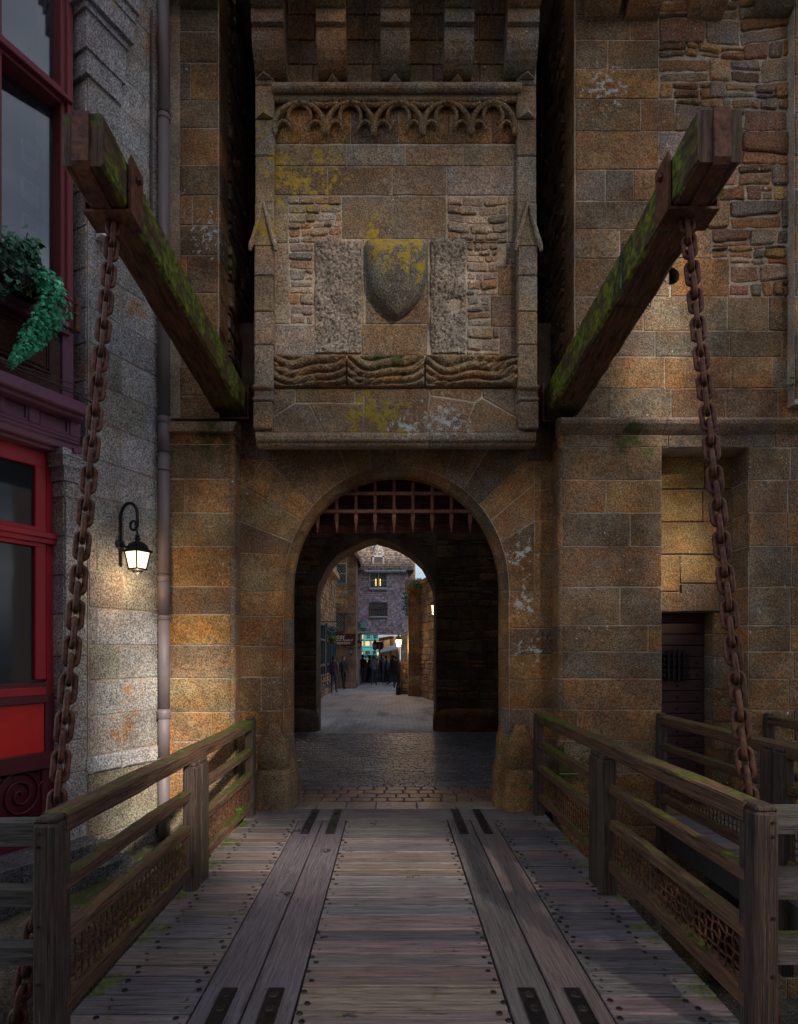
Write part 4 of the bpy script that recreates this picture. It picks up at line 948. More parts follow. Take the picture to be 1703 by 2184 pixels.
    mb = MB(); m_ = (A2[3]*.5+B2[3]*.5)+Vector((0,0,-.10)); mb.lathe(m_, [(.028,-.02),(.03,.0),(.022,.02)], 6); mb.v = [Vector((m_.x-sg*(.012+(p.z-m_.z)), p.y, m_.z+(p.x-m_.x))) for p in mb.v]; mb.build('bolt', M['iron_r'], t)
    # socket bracket at the wall
    mb = MB(); a, b = crn(.955, .015), crn(1.02, .015); a2, b2 = crn(.955, .034), crn(1.02, .034)
    for (i0, i1) in ((3,0),(0,1)):
        o = [a2[i0], a2[i1], b2[i1], b2[i0]]; inn = [a[i0], a[i1], b[i1], b[i0]]; mb.add(o+inn, [(0,1,2,3),(7,6,5,4),(0,4,5,1),(1,5,6,2),(2,6,7,3),(3,7,4,0)])
    mb.build('wall_bracket', M['iron_r'], t)
    mid = (A2[0]+A2[1]+B2[0]+B2[1])/4; return mid
YN0 = F0/345
m1 = lift_beam(-1, (1.785,2.04,3.005+EYE,3.33+EYE,YN0), (1.60,1.93,2.58+EYE,2.90+EYE,6.83), 'mossy oak lifting beam with an iron strap, reaching over the left side of the bridge')
m2 = lift_beam(1, (1.89,2.165,3.03+EYE,3.355+EYE,YN0), (1.68,2.03,2.55+EYE,2.91+EYE,6.83), 'mossy oak lifting beam with an iron strap, reaching over the right side of the bridge')
LK = None
def link_mesh():
    mb = MB(); r, hl, hw = .0165, .053, .0335; path = []
    for k in range(12): a = math.pi*k/11; path.append((hw*math.cos(a), 0, hl-hw*.0+hw*math.sin(a)-.003))
    for k in range(12): a = math.pi+math.pi*k/11; path.append((hw*math.cos(a), 0, -hl+hw*math.sin(a)+.003))
    mb.tube(path, r, 8, closed=True); o = mb.build('link', M['chain'], None, True); return o
proto = link_mesh(); loc0 = proto.location.copy()
for v in proto.data.vertices: v.co += loc0
pitch = .107
def chain(pts, label, r0):
    top = Vector(pts[0]); t = thing('chain', top, label, 'chain'); seg = 0; pos = top.copy(); i = 0
    # walk along the polyline
    L_ = [(Vector(pts[k+1])-Vector(pts[k])).length for k in range(len(pts)-1)]; tot = sum(L_); s_ = -.01
    while s_ < tot:
        a = max(0, s_); k = 0
        while k < len(L_)-1 and a > L_[k]: a -= L_[k]; k += 1
        p = lerp(pts[k], pts[k+1], min(1, a/L_[k])); d = (Vector(pts[k])-Vector(pts[k+1])).normalized()
        o = proto if (chain.first and i == 0) else proto.copy()
        if not (chain.first and i == 0): COL.objects.link(o)
        o.name = 'link'; o.parent = t; o.location = p-top
        q = d.to_track_quat('Z', 'Y'); tw = r0+(0 if i % 2 == 0 else 90)+random.uniform(-6,6)
        from mathutils import Quaternion
        o.rotation_mode = 'QUATERNION'; o.rotation_quaternion = q @ Quaternion((0,0,1), R(tw)); i += 1; s_ += pitch
    chain.first = False
chain.first = True
chain([m1+Vector((0,0,-.01)), (-1.8,3.27,.92), (-1.87,3.02,-.16)], 'heavy rusty chain hanging from the left lifting beam', 22)
chain([m2+Vector((0,0,-.01)), (1.955,3.33,.92), (1.93,3.1,-.16)], 'heavy rusty chain hanging from the right lifting beam', -22)
# string tied round each beam
M['string'] = plain('green_string', (.02,.07,.06), .8)
mb = MB(); NR, FR_ = (1.89,2.165,3.03+EYE,3.355+EYE,YN0), (1.68,2.03,2.55+EYE,2.91+EYE,6.83)
def bc(f, e=.008): xi, xo, zb_, zt, Y = [NR[k]+(FR_[k]-NR[k])*f for k in range(5)]; return [Vector((xi-e,Y,zb_-e)), Vector((xo+e,Y,zb_-e)), Vector((xo+e,Y,zt+e)), Vector((xi-e,Y,zt+e))]
q1, q2 = bc(.33), bc(.40); mb.tube([q1[3], q1[0]+Vector((0,.03,0)), q2[1], q2[2], q1[3]+Vector((0,.02,0)), q2[0], q2[1]+Vector((0,.03,0))], .004, 5); mb.tube([q1[3]+Vector((-.004,0,-.1)), q1[3]+Vector((-.03,.01,-.16)), q1[3]+Vector((-.02,.02,-.24)), q1[0]+Vector((-.02,.05,.02)), q1[0]+Vector((.02,.06,-.05))], .003, 4)
tag(mb.build('green_string', M['string']), 'loose green string tied round the right lifting beam', 'string')
# ---------------- left building: granite flank and painted shopfront ----------------
W = Fr((-2.39,6.75,0), (.455,.89,0), (.89,-.455,0))
M['grey'] = granite('grey_granite', 1.0, .76, .79, rspots=[(*W.p(*W.uv(286,655)), .3), (*W.p(*W.uv(268,1548)), .32), (*W.p(*W.uv(272,1470)), .16), (*W.p(*W.uv(180,770)), .3), (*W.p(*W.uv(330,80)), .5)], orange=.12, gs=58, bump=.6, stain=.35, yspots=[(*W.p(W.uv(222,v)[0], W.uv(222,v)[1]), r) for v, r in ((555,.4),(610,.35),(545,.2))]+[(*W.p(*W.uv(252,270)), .25)], moss=0)
M['rustst'] = None
PW = [(.35,.35,.36),(.31,.31,.32),(.38,.38,.385),(.34,.325,.30)]
house = thing('shop_building', (-3.0, 5.7, -.4), 'grey granite building with a dark red and purple painted shopfront, at the left', 'building')
ac = W.uv(187, 1391)[0]; AE = .32
vW = [10,90,166,245,320,400,478,568,654,730,810,893,976,1056,1132,1216,1295,1375,1452,1529,1614]
zW = sorted([W.uv(187,v)[1] for v in vW]+[7.85,8.25,8.65,9.1,9.5]); zpl = W.uv(187,1614)[1]
mb = MB(); mid_ = W.uv(258,1300)[0]; J = {}
for r in range(len(zW)-1): J[r] = ([mid_+random.uniform(-.03,.03)] if r % 2 == 0 else [mid_+random.choice((-.28,.3))]) + ([-.12] if r % 3 == 0 else [])
courses(mb, W, zW, ac+.012, AE, PW, J, h=.012, gap=.015)
RT = Fr(W.p(ac, 0), (.89,-.455,0), (-.455,-.89,0))      # end return of the flank wall, facing the camera
courses(mb, RT, zW, -.34, -.012, PW, {r: [] for r in range(60)}, h=.01)
zp = [W.uv(187,v)[1] for v in (1652,1614)]; zlow = [-1.9,-1.5,-1.1,-.7,-.42,-.02]+[zp[0]]
# plinth
for a0, a1 in ((ac-.02,mid_),(mid_,-.25),(-.25,AE)): stone(mb, W, [(a0,zp[0]),(a1,zp[0]),(a1,zp[1]),(a0,zp[1])], h=.06, bev=.02, col=rc(PW), seg=.5)
stone(mb, RT, [(-.34,zp[0]),(.05,zp[0]),(.05,zp[1]),(-.34,zp[1])], h=.03, bev=.02, col=rc(PW))
courses(mb, W, sorted(zlow), ac, AE, [(.24,.21,.17),(.27,.24,.2),(.22,.2,.16)], {0:[mid_],1:[mid_+.2],2:[mid_-.2],3:[mid_],4:[mid_+.15],5:[mid_-.2]}, h=.02)
courses(mb, RT, sorted(zlow), -.34, 0, PW, {r: [] for r in range(60)}, h=.02)
def wbox(mb, a0, a1, h0, h1, z0, z1, mi=0, col=(1,1,1)):
    P_ = [W.p(a,z,h) for z in (z0,z1) for a, h in ((a0,h1),(a1,h1),(a1,h0),(a0,h0))]; mb.hexa(P_, mi, col)
wbox(mb, ac+.006, AE+.1, -.6, -.001, -1.9, 9.5, 1, (.42,.38,.33))
mb.build('flank_wall', [M['grey'], M['mortar']], house)
# pilaster capital at the upper left, and lower shop pilaster with capital
def mould(mb, a0, a1, zt, zb_, hp, col, side=True):
    H = zt-zb_
    for (f0, f1, k) in ((0,.22,1.),(.22,.32,.82),(.32,.55,.72),(.55,.62,.45),(.62,1.,.3)):
        z1, z0 = zt-H*f0, zt-H*f1; P_ = [W.p(a,z,h) for z in (z0,z1) for a, h in ((a0-(hp*k if side else 0),hp*k),(a1+(hp*k*.6 if side else 0),hp*k),(a1+(hp*k*.6 if side else 0),-.3),(a0-(hp*k if side else 0),-.3))]; mb.hexa(P_, 0, col)
mb = MB(); a1c = W.uv(256,60)[0]; zt_ = W.uv(187,-90)[1]; zb_ = W.uv(187,112)[1]
mould(mb, ac, a1c, zt_, zb_, .17, rc(PW)); wbox(mb, ac-.03, a1c, -.3, .03, zb_-.22, zb_+.01, 0, rc(PW)); mb.build('capital', [M['grey']], house)
ap0 = W.uv(139,1300)[0]
mb = MB(); zc0, zc1 = W.uv(150,1027)[1], W.uv(150,968)[1]
zz = sorted([W.uv(150,v)[1] for v in (1027,1062,1145,1228,1310,1400,1490,1580,1650,1720,1800)])
courses(mb, W, zz, ap0, ac-.002, PW, {r: [] for r in range(60)}, h=.012)
RQ = Fr(W.p(ap0, 0), (.89,-.455,0), (-.455,-.89,0)); courses(mb, RQ, zz, -.3, -.008, PW, {r: [] for r in range(60)}, h=.012)
wbox(mb, ap0+.006, ac, -.5, -.002, zz[0], zc1, 1, (.3,.29,.27)); mould(mb, ap0, ac-.08, zc1+.02, zc0, .07, rc(PW)); mb.build('pilaster', [M['grey'], M['mortar']], house)
# shopfront
M['red'] = paint('red_paint', (.42,.007,.018), .38, .15, (.10,.01,.01)); M['red2'] = paint('bright_red_panel', (.72,.012,.004), .35, .05, (.3,.01,.01)); M['dred'] = paint('dark_red_paint', (.10,.006,.014), .4, .2, (.09,.02,.02))
M['purple'] = paint('purple_paint', (.20,.075,.135), .5, .35, (.24,.15,.17), 1); M['wred'] = paint('worn_red_frame', (.20,.03,.042), .6, .7, (.09,.065,.065)); M['wbrown'] = timber('panel_wood', 1, (.055,.028,.022), (.12,.07,.055), red=.5)
M['pane'] = glass('window_glass', (.012,.018,.03), .55); M['pane2'] = glass('shop_glass', (.018,.024,.032), .97); M['pane2'].node_tree.nodes['Principled BSDF'].inputs['IOR'].default_value = 1.38; M['pane'].node_tree.nodes['Principled BSDF'].inputs['IOR'].default_value = 2.4
def box_uv(mb, u0, u1, vt, vb, h0, h1, mi=0, uref=None, col=(1,1,1), bev=.006):
    """box on the shop wall, read at its right edge"""
    a0 = W.uv(u0, 1391, h1)[0] if u0 is not None else AL; a1 = W.uv(u1, 1391, h1)[0]; ur = u1 if uref is None else uref
    z1 = W.uv(ur, vt, h1)[1]; z0 = W.uv(ur, vb, h1)[1]
    b = min(bev, (h1-h0)*.4); P_ = []
    for (i, h) in ((0,h0),(0,h1-b),(b,h1)):
        P_ += [W.p(a0+i,z0+i,h), W.p(a1-i,z0+i,h), W.p(a1-i,z1-i,h), W.p(a0+i,z1-i,h)]
    fs = [(k*4+i, k*4+(i+1)%4, k*4+4+(i+1)%4, k*4+4+i) for k in range(2) for i in range(4)]+[(8,9,10,11),(3,2,1,0)]
    mb.add(P_, fs, mi, col)
AL = -2.6
HS = -.15
def frame_rect(mb, u0, u1, vt, vb, h0, h1, wu, uref, wz=.05, mi=0):
    a0 = AL if u0 is None else W.uv(u0,1391,h1)[0]; a1 = W.uv(u1,1391,h1)[0]; z1 = W.uv(uref,vt,h1)[1]; z0 = W.uv(uref,vb,h1)[1]
    for (x0,x1,y0,y1) in ((a0-wz,a1+wz,z1,z1+wz),(a0-wz,a1+wz,z0-wz,z0),(a1,a1+wz,z0,z1),(a0-wz,a0,z0,z1)): wbox(mb, x0, x1, h0, h1, y0, y1, mi)
# lower red shopfront
mb = MB(); wbox(mb, AL, ap0+.05, -.6, -.5, -.3, 9.5); mb.build('shop_interior_wall', plain('dark_interior', (.012,.012,.014)), house)
sf = MB(); box_uv(sf, None, 132, 962, 1820, -.5, HS-.06)
sf.build('shopfront_backing', M['dred'], house)
mb = MB()
box_uv(mb, 76, 99, 960, 1450, HS-.06, HS, uref=76); box_uv(mb, 99, 118, 972, 1770, HS-.06, HS-.02, uref=99); box_uv(mb, 118, 131, 965, 1800, HS-.06, HS+.01, uref=118)
box_uv(mb, None, 98, 958, 994, HS-.055, HS+.004, uref=76); box_uv(mb, None, 100, 1122, 1132, HS-.055, HS+.004, uref=76)
box_uv(mb, None, 131, 1133, 1146, HS-.05, HS+.05, uref=90); box_uv(mb, None, 131, 1146, 1158, HS-.05, HS+.03, uref=90)
box_uv(mb, None, 98, 1150, 1166, HS-.055, HS+.004, uref=76)
box_uv(mb, None, 100, 1466, 1484, HS-.05, HS+.035, uref=76); 
mb.build('shopfront_frame', M['red'], house)
mb = MB(); box_uv(mb, None, 105, 1455, 1500, HS-.05, HS+.03, uref=90, mi=0); box_uv(mb, None, 118, 1604, 1640, HS-.05, HS+.035, uref=97); box_uv(mb, 97, 118, 1480, 1620, HS-.05, HS+.005, uref=97); box_uv(mb, None, 118, 1745, 1800, HS-.05, HS+.03, uref=97); box_uv(mb, 90, 118, 1640, 1750, HS-.05, HS, uref=97)
mb.build('panel_frame', M['dred'], house)
mb = MB(); box_uv(mb, None, 97, 1496, 1606, HS-.05, HS-.012, uref=97); tag(mb.build('red_panel', M['red2'], house), 'plain bright red panel')
mb = MB(); box_uv(mb, None, 90, 1645, 1748, HS-.05, HS-.02, uref=90)    # carved scroll panel
ca, cz = W.uv(44,1697,HS); sp = []
for k in range(60): th = k*.28; r_ = .012+.0070*k*.55; sp.append(W.p(ca+r_*math.cos(th)*.9, cz+r_*math.sin(th), HS-.005))
mb.tube(sp, .011, 6)
sp = []
for k in range(50): th = -k*.28+2.5; r_ = .012+.0070*k*.5; sp.append(W.p(ca-.46+r_*math.cos(th)*.9, cz+r_*math.sin(th), HS-.005))
mb.tube(sp, .011, 6)
for dz in (.21, -.2): mb.tube([W.p(ca-.9,cz+dz,HS-.01), W.p(ca+.28,cz+dz,HS-.01)], .008, 5)
mb.tube([W.p(ca+.22,cz-.24,HS-.01), W.p(ca+.22,cz+.24,HS-.01)], .008, 5); mb.tube([W.p(ca+.14,cz-.1,HS-.01), W.p(ca+.17,cz+.05,HS-.01), W.p(ca+.24,cz+.13,HS-.01)], .010, 5)
mb.build('carved_panel', M['dred'], house, True)
for (vt, vb) in ((976,1124),(1164,1469)):
    mb = MB(); box_uv(mb, None, 80, vt-6, vb+4, HS-.05, HS-.035, uref=76, bev=0); mb.build('shop_window_pane', M['pane2'], house)
# purple cornice
mb = MB(); ae_ = 184
def run(vt, vb, h1, u1, uref=None): box_uv(mb, None, u1, vt, vb, HS-.3, h1, uref=uref or u1, bev=.012)
run(861, 886, .20, 185); run(884, 897, .14, 180); run(893, 903, .06, 176)
run(900, 937, -.02, 174); run(935, 946, .02, 172); run(944, 952, .055, 172); run(950, 968, .035, 173); run(966, 975, -.02, 160)
for (u0, u1) in ((-60,-48),(0,10),(62,86),(150,172)): box_uv(mb, u0, u1, 901, 936, -.03, .015, uref=172)
for (u0, u1, ur) in ((14,56,172),(92,144,172)): frame_rect(mb, u0, u1, 908, 931, -.03, .002, .02, ur, .022)
mb.build('cornice', M['purple'], house)
mb = MB()   # roll end ornament
for k, r_ in ((0,.028),(.05,.03)):
    c = W.p(*W.uv(158+k*200,962,.06), .05); mb.tube([c-W.en*.03, c+W.en*.05], r_, 12)
mb.build('ornament', M['purple'], house)
# panelled apron below the upper window
mb = MB(); box_uv(mb, None, 134, 700, 862, HS-.3, HS+.03, uref=134); 
mb.build('apron_panel', M['wbrown'], house)
mb = MB(); box_uv(mb, 134, 158, 700, 868, HS-.3, HS+.06, uref=134); box_uv(mb, None, 150, 694, 708, HS-.3, HS+.10, uref=134); box_uv(mb, None, 150, 680, 692, HS-.3, HS+.14, uref=134); box_uv(mb, None, 150, 848, 866, HS-.3, HS+.06, uref=134); mb.build('apron_frame', M['purple'], house)
mb = MB(); frame_rect(mb, -120, 106, 716, 792, HS+.02, HS+.055, 0, 106, .022); frame_rect(mb, -112, 101, 723, 785, HS+.02, HS+.045, 0, 106, .012); mb.build('panel_moulding', M['wbrown'], house)
# upper window
mb = MB()
box_uv(mb, 131, 145, -120, 690, HS-.2, HS+.02, uref=131); box_uv(mb, 145, 157, -120, 690, HS-.2, HS+.06, uref=131); box_uv(mb, -12, 5, -120, 640, HS-.2, HS+.02, uref=131)
box_uv(mb, None, 131, 184, 196, HS-.2, HS+.03, uref=131); box_uv(mb, None, 157, 196, 207, HS-.2, HS+.09, uref=140); box_uv(mb, None, 131, 207, 219, HS-.2, HS+.03, uref=131); box_uv(mb, None, 131, 640, 690, HS-.2, HS+.02, uref=131)
wf = mb.build('window_frame', M['wred'], house)
for vt, vb in ((-120,190),(214,660)):   # panes turned a few degrees so they reflect open sky
    mb = MB(); aR = W.uv(133, 1391, HS-.1)[0]; zT, zB = W.uv(131, vt, HS-.1)[1], W.uv(131, vb, HS-.1)[1]; k = (aR-AL)*.125
    mb.hexa([W.p(a,z,h) for z in (zB,zT) for a, h in ((AL,HS-.08-k),(aR,HS-.08),(aR,HS-.09),(AL,HS-.09-k))]); mb.build('pane', M['pane'], wf)
mb = MB(); a1_ = W.uv(131,600,-.3)[0]; wbox(mb, AL, a1_+.05, -.58, -.55, 3.9, 8.5); mb.build('room_partition', plain('cream_partition', (.45,.42,.38)), house)
# framed documents standing behind the glass
M['paper'] = plain('paper', (.8,.8,.76), .8, 0, .1, 30); M['fr'] = plain('picture_frame_black', (.02,.015,.012), .4)
for (u0, u1, vt, vb, lab, du) in ((40,90,318,378,'pale framed document, topmost behind the upper shop window',0),(40,90,396,455,'framed document second from the top behind the upper shop window',0),(41,90,470,530,'framed document with a dark photograph behind the upper shop window, just above the ivy',1),(42,90,543,600,'framed document lowest behind the upper shop window, partly hidden by the ivy',0)):
    a0, z1 = W.uv(u0, vt, -.42); a1, z0 = W.uv(u1, vt, -.42); z1 = W.uv(u1, vt, -.42)[1]; z0 = W.uv(u1, vb, -.42)[1]
    t = thing('framed_document', W.p((a0+a1)/2, z0, -.44), lab, 'picture')
    mb = MB(); wbox(mb, a0+.02, a1-.02, -.45, -.43, z0+.02, z1-.02); mb.build('paper', M['paper'], t)
    mb = MB(); wbox(mb, a0+.05, a1-.05, -.43, -.428, (z0+z1)/2-.02, z1-.05); 
    for k in range(3): wbox(mb, a0+.06+.02*k, a1-.07, -.43, -.428, z0+.055+.03*k, z0+.062+.03*k)
    mb.build('print', plain('print_ink', (.03,.04,.06)) if du else plain('print_grey', (.22,.24,.26)), t)
    mb = MB()
    for q in ((a0,a0+.022,z0,z1),(a1-.022,a1,z0,z1),(a0,a1,z0,z0+.022),(a0,a1,z1-.022,z1)): wbox(mb, q[0], q[1], -.45, -.418, q[2], q[3])
    mb.build('frame', M['fr'], t)
# cables along the cornice
M['cable'] = plain('grey_cable', (.09,.06,.07), .6); M['wcable'] = plain('white_cable', (.3,.25,.25), .6)
mb = MB()
for k in range(4): mb.tube([W.p(a, 4.13+.012*k+.04*math.sin(a*2+k), .085+.01*k) for a in [AL+(.0-AL+ac-.05)*i/9 for i in range(10)]]+[W.p(ac+.1, 4.03+.004*k, .09)], .006, 5)
mb.tube([W.p(ac+.02,4.04,.07), W.p(ac+.01,3.85,.07), W.p(ac+.03,3.6,.05), W.p(ac-.03,3.5,.03), W.p(ac-.2,3.46,.03)], .004, 5)
tag(mb.build('cable', M['cable']), 'bundle of thin cables strung along the purple cornice', 'cable')
mb = MB(); mb.tube([W.p(W.uv(320,200)[0], z, .03) for z in (8.5,7.5,6.8,6.3,6.0)], .014, 6); tag(mb.build('cable', M['cable']), 'thick black cable running up the granite wall beside the downpipe', 'cable')
# iron bracket of the planter
mb = MB()
for dv in (650, 672): mb.tube([W.p(*W.uv(168,dv,.04), .03), W.p(W.uv(110,dv)[0], W.uv(168,dv,.04)[1], .05)], .010, 6)
a_, z_ = W.uv(161, 668, .02); wbox(mb, a_-.0, a_+.05, .0, .03, z_-.16, z_+.14); mb.build('bracket', M['iron_r'], house)
# planter with ivy
M['ivy'] = None
def leafmat(name, c1, c2, c3):
    m = Mt(name, .45, 0, .4); n = m.tex(9, 3); a = m.attr(); c = m.mix(m.rng(n,.35,.65), c1, c2); c = m.mix(1., c, a, 'MULTIPLY'); m.b.inputs['Subsurface Weight'].default_value = .0; return m.out(c)
M['ivy'] = leafmat('ivy_leaves', (.012,.24,.12), (.05,.46,.24), 0); M['ivyd'] = leafmat('dark_ivy_leaves', (.008,.06,.035), (.02,.12,.06), 0); M['fern'] = leafmat('fern_green', (.04,.10,.012), (.09,.19,.02), 0)
def leaf(mb, p, nrm, size, col):
    n = Vector(nrm).normalized(); t = n.orthogonal().normalized(); b = n.cross(t); a = random.uniform(0, 6.28); t, b = t*math.cos(a)+b*math.sin(a), b*math.cos(a)-t*math.sin(a)
    sh = [(0,-.5),(.28,-.42),(.5,-.1),(.24,.02),(.16,.5),(0,.62),(-.16,.5),(-.24,.02),(-.5,-.1),(-.28,-.42)]
    mb.add([p]+[p+t*(x*size)+b*(y*size)+n*(-.12*size*(abs(x)+.2)) for x, y in sh], [(0,i+1,(i+1)%10+1) for i in range(10)], 0, col)
pl = thing('ivy_planter', W.p(W.uv(45,620,.15)[0], W.uv(45,620,.15)[1], .15), 'black window box spilling green trailing ivy below the upper shop window', 'planter')
mb = MB(); a0, a1 = -2.4, W.uv(88,600,.1)[0]; zt_ = W.uv(80,592,.1)[1]; zb2 = zt_-.19
P_ = [W.p(a,z,h) for a in (a0,a1) for z, h in ((zb2,-.02),(zb2,.22),(zt_,.26),(zt_,-.04))]; mb.hexa([P_[i] for i in (0,1,2,3,4,5,6,7)]); mb.build('box', plain('black_plastic', (.012,.012,.014), .5), pl)
mb = MB()     # bright trailing ivy
path = [(86,588,.24,.16),(104,612,.27,.2),(112,640,.27,.22),(104,672,.24,.21),(88,700,.2,.17),(68,725,.16,.13),(48,748,.13,.10),(30,768,.1,.06),(22,780,.09,.03)]
pp = [(Vector(W.p(*W.uv(u,v,h), h)), r_) for u, v, h, r_ in path]
for k in range(2600):
    s_ = random.random()**.9*(len(pp)-1.001); i = int(s_); f = s_-i; c = pp[i][0].lerp(pp[i+1][0], f); r_ = (pp[i][1]*(1-f)+pp[i+1][1]*f)*.62
    d = Vector((random.gauss(0,1), random.gauss(0,1), random.gauss(0,1))).normalized(); rr = r_*random.uniform(.55,1.12)*(1+.25*fbm(c.z*6+d.x*2, d.y*3, 1))
    p = c+Vector((d.x*rr, d.y*rr, d.z*rr)); g = random.uniform(.55,1.5); edge = (g*3.,g*1.5,g*1.5) if random.random() < .25 else (g,g,g)
    leaf(mb, p, d+Vector((.3,-.6,.3)), random.uniform(.015,.046), edge)
mb.build('trailing_ivy', M['ivy'], pl)
mb = MB()
for k in range(1050):
    a = random.uniform(-2.3, W.uv(74,560,.2)[0]); zc = zt_+.02; hh = random.uniform(-.05,.34); z = zc+random.gauss(0,.085)+(.03 if a < ac-.65 else -.02)
    if a < ac-.8: z -= random.random()*.25
    leaf(mb, W.p(a, z, hh), Vector((random.gauss(.5,.5), random.gauss(-.7,.5), random.gauss(.5,.4))), random.uniform(.035,.075), (random.uniform(.6,1.4),)*3)
mb.build('dark_ivy', M['ivyd'], pl)
mb = MB()
for k in range(14):
    a = random.uniform(-1.95, a1-.05); p = W.p(a, zt_, .15); mb.tube([p, p+Vector((.05,-.08,-.08-random.random()*.2))+W.ex*random.uniform(-.15,.15), p+Vector((.08,-.1,-.3))], .004, 4)
mb.build('stem', plain('ivy_stem', (.05,.05,.02)), pl)

# downpipe
M['pipe'] = paint('downpipe_paint', (.185,.15,.165), .5, .35, (.10,.085,.085)); M['clamp'] = rust('clamp_rust', (.06,.045,.045), (.14,.09,.07), .2, .7)
dp = thing('downpipe', W.p(-.25, -.35, .10), 'long mauve-grey downpipe fixed in the corner beside the wall lantern', 'pipe')
ppz = W.p(-.249, 0, .085); PX, PY = ppz.x, ppz.y
def zpv(v): return EYE-(v-HV)*PY/F0
mb = MB(); cuts = [1783,1614,1511,1313,1229,965,890,245,-130]
for i in range(len(cuts)-1): mb.lathe((PX,PY,0), [(.060,zpv(cuts[i])),(.060,zpv(cuts[i+1])-.004)], 20)
mb.build('pipe', M['pipe'], dp, True)
for i, (v, h, r_) in enumerate(((1513,.10,.071),(1313,.05,.066),(1229,.06,.067),(890,.07,.069),(245,.05,.067),(250,.04,.071))):
    mb = MB(); z = zpv(v); mb.lathe((PX,PY,z-h), [(.060,0),(r_,.008),(r_-.004,h*.5),(r_,h-.01),(.060,h)], 20); mb.build('collar', M['pipe'], dp, True)
for v in (1614,1620,1225,1004,965,884,244):
    mb = MB(); z = zpv(v); mb.tube([(PX+.063*math.cos(R(a)), PY+.063*math.sin(R(a)), z+.003*math.sin(a)) for a in range(0,360,20)], .005 if v != 244 else .01, 6, closed=True); mb.tube([(PX-.05,PY+.02,z),Vector(W.p(-.249,z,.0))], .01, 5); mb.build('clamp', M['clamp'], dp)

# wall lantern
M['lampiron'] = plain('lantern_iron', (.022,.026,.03), .42, .6); M['lampglass'] = glow('lantern_glass', (1.,.74,.45), 1.7)
def lantern_head(t, c, s_, mat=None, gl=None, sides=4, rot=45, parts=('roof','glass','base')):
    """tapered four-sided lantern, c = centre of the top of the glass"""
    mat = mat or M['lampiron']; gl = gl or M['lampglass']; x, y, z = c; k = 2**.5
    mb = MB(); mb.lathe(c, [(.148*s_,-.006*s_),(.150*s_,.012*s_),(.115*s_,.03*s_),(.095*s_,.07*s_),(.06*s_,.10*s_),(.03*s_,.112*s_)], sides, ang0=R(rot)); mb.lathe(c, [(.03*s_,.11*s_),(.022*s_,.125*s_),(.034*s_,.135*s_),(.034*s_,.145*s_),(.016*s_,.155*s_),(.028*s_,.165*s_),(.01*s_,.19*s_)], 12); mb.build('lantern_roof', mat, t)
    mb = MB(); mb.lathe(c, [(.085*s_,-.175*s_),(.122*s_,-.006*s_)], sides, ang0=R(rot)); mb.build('lantern_glass', gl, t)
    mb = MB()
    for q in range(sides):
        a = R(rot+360/sides*q); mb.beam((x+.087*s_*math.cos(a), y+.087*s_*math.sin(a), z-.18*s_), (x+.126*s_*math.cos(a), y+.126*s_*math.sin(a), z), .014*s_, .014*s_)
    mb.lathe(c, [(.04*s_,-.222*s_),(.06*s_,-.20*s_),(.098*s_,-.19*s_),(.098*s_,-.175*s_),(.085*s_,-.172*s_)], sides, ang0=R(rot)); mb.lathe(c, [(.008*s_,-.245*s_),(.02*s_,-.232*s_),(.04*s_,-.215*s_)], 10); mb.build('lantern_base', mat, t)
la, lz = W.uv(255,1158); lw = W.p(la, lz, 0); lc = W.p(la, 0, .26); ls = .93
zg = EYE-(1177-HV)*lc.y/F0; lc = Vector((lc.x, lc.y, zg))
ln = thing('wall_lantern', lw, 'lit black wall lantern on a scrolled bracket, on the grey granite wall beside the downpipe', 'lantern')
lantern_head(ln, lc, ls, rot=18)
mb = MB(); dW = W.en
def LP(h, z): return Vector((lw.x, lw.y, 0))+dW*h+Vector((0,0,z))
ztop = EYE-(1070-HV)*lc.y/F0; hc = .14; zc = ztop-.135
path = [LP(.02,lz-.15), LP(.025,lz), LP(.025,zc-.05)]+[LP(hc-.118*math.cos(R(a)), zc+.135*math.sin(R(a))) for a in range(0, 181, 15)]
path += [LP(.262,zc-.05), LP(.258,zc-.10), LP(.235,zc-.135)]+[LP(.205-.0+.055*math.cos(R(a))*(1-(a+90)/-560), zc-.085+.055*math.sin(R(a))*(1-(a+90)/-560)) for a in range(-90, -420, -30)]
mb.tube(path, .011, 8, radii=[.013]*3+[.016]*13+[.015]*3+[.013-.0003*k for k in range(len(path)-19)])
mb.tube([Vector((lc.x,lc.y,lc.z+.165)), LP(.25,zc-.14), LP(.245,zc-.12)], .010, 8); mb.build('scroll_bracket', M['lampiron'], ln, True)
mb = MB(); c = LP(.0,lz-.02); mb.tube([c, c+dW*.02, c+dW*.03], .05, 14, radii=[.052,.052,.03]); mb.tube([LP(.02,lz-.03), LP(.12,lz-.05), LP(.16,lc.z-.0)], .012, 6); mb.tube([LP(.025,lz-.0),LP(.025,lz-.22),LP(.03,lz-.24)], .011, 8); mb.build('wall_plate', M['lampiron'], ln)
# the lantern's own light: bulb glow through the panes and its downward pool
pl_ = bpy.data.lights.new('lantern_bulb', 'POINT'); pl_.energy = 5.5; pl_.color = (1,.70,.40); pl_.shadow_soft_size = .05; o = bpy.data.objects.new('lantern_bulb', pl_); COL.objects.link(o); o.location = lc+Vector((0,0,-.30)); 
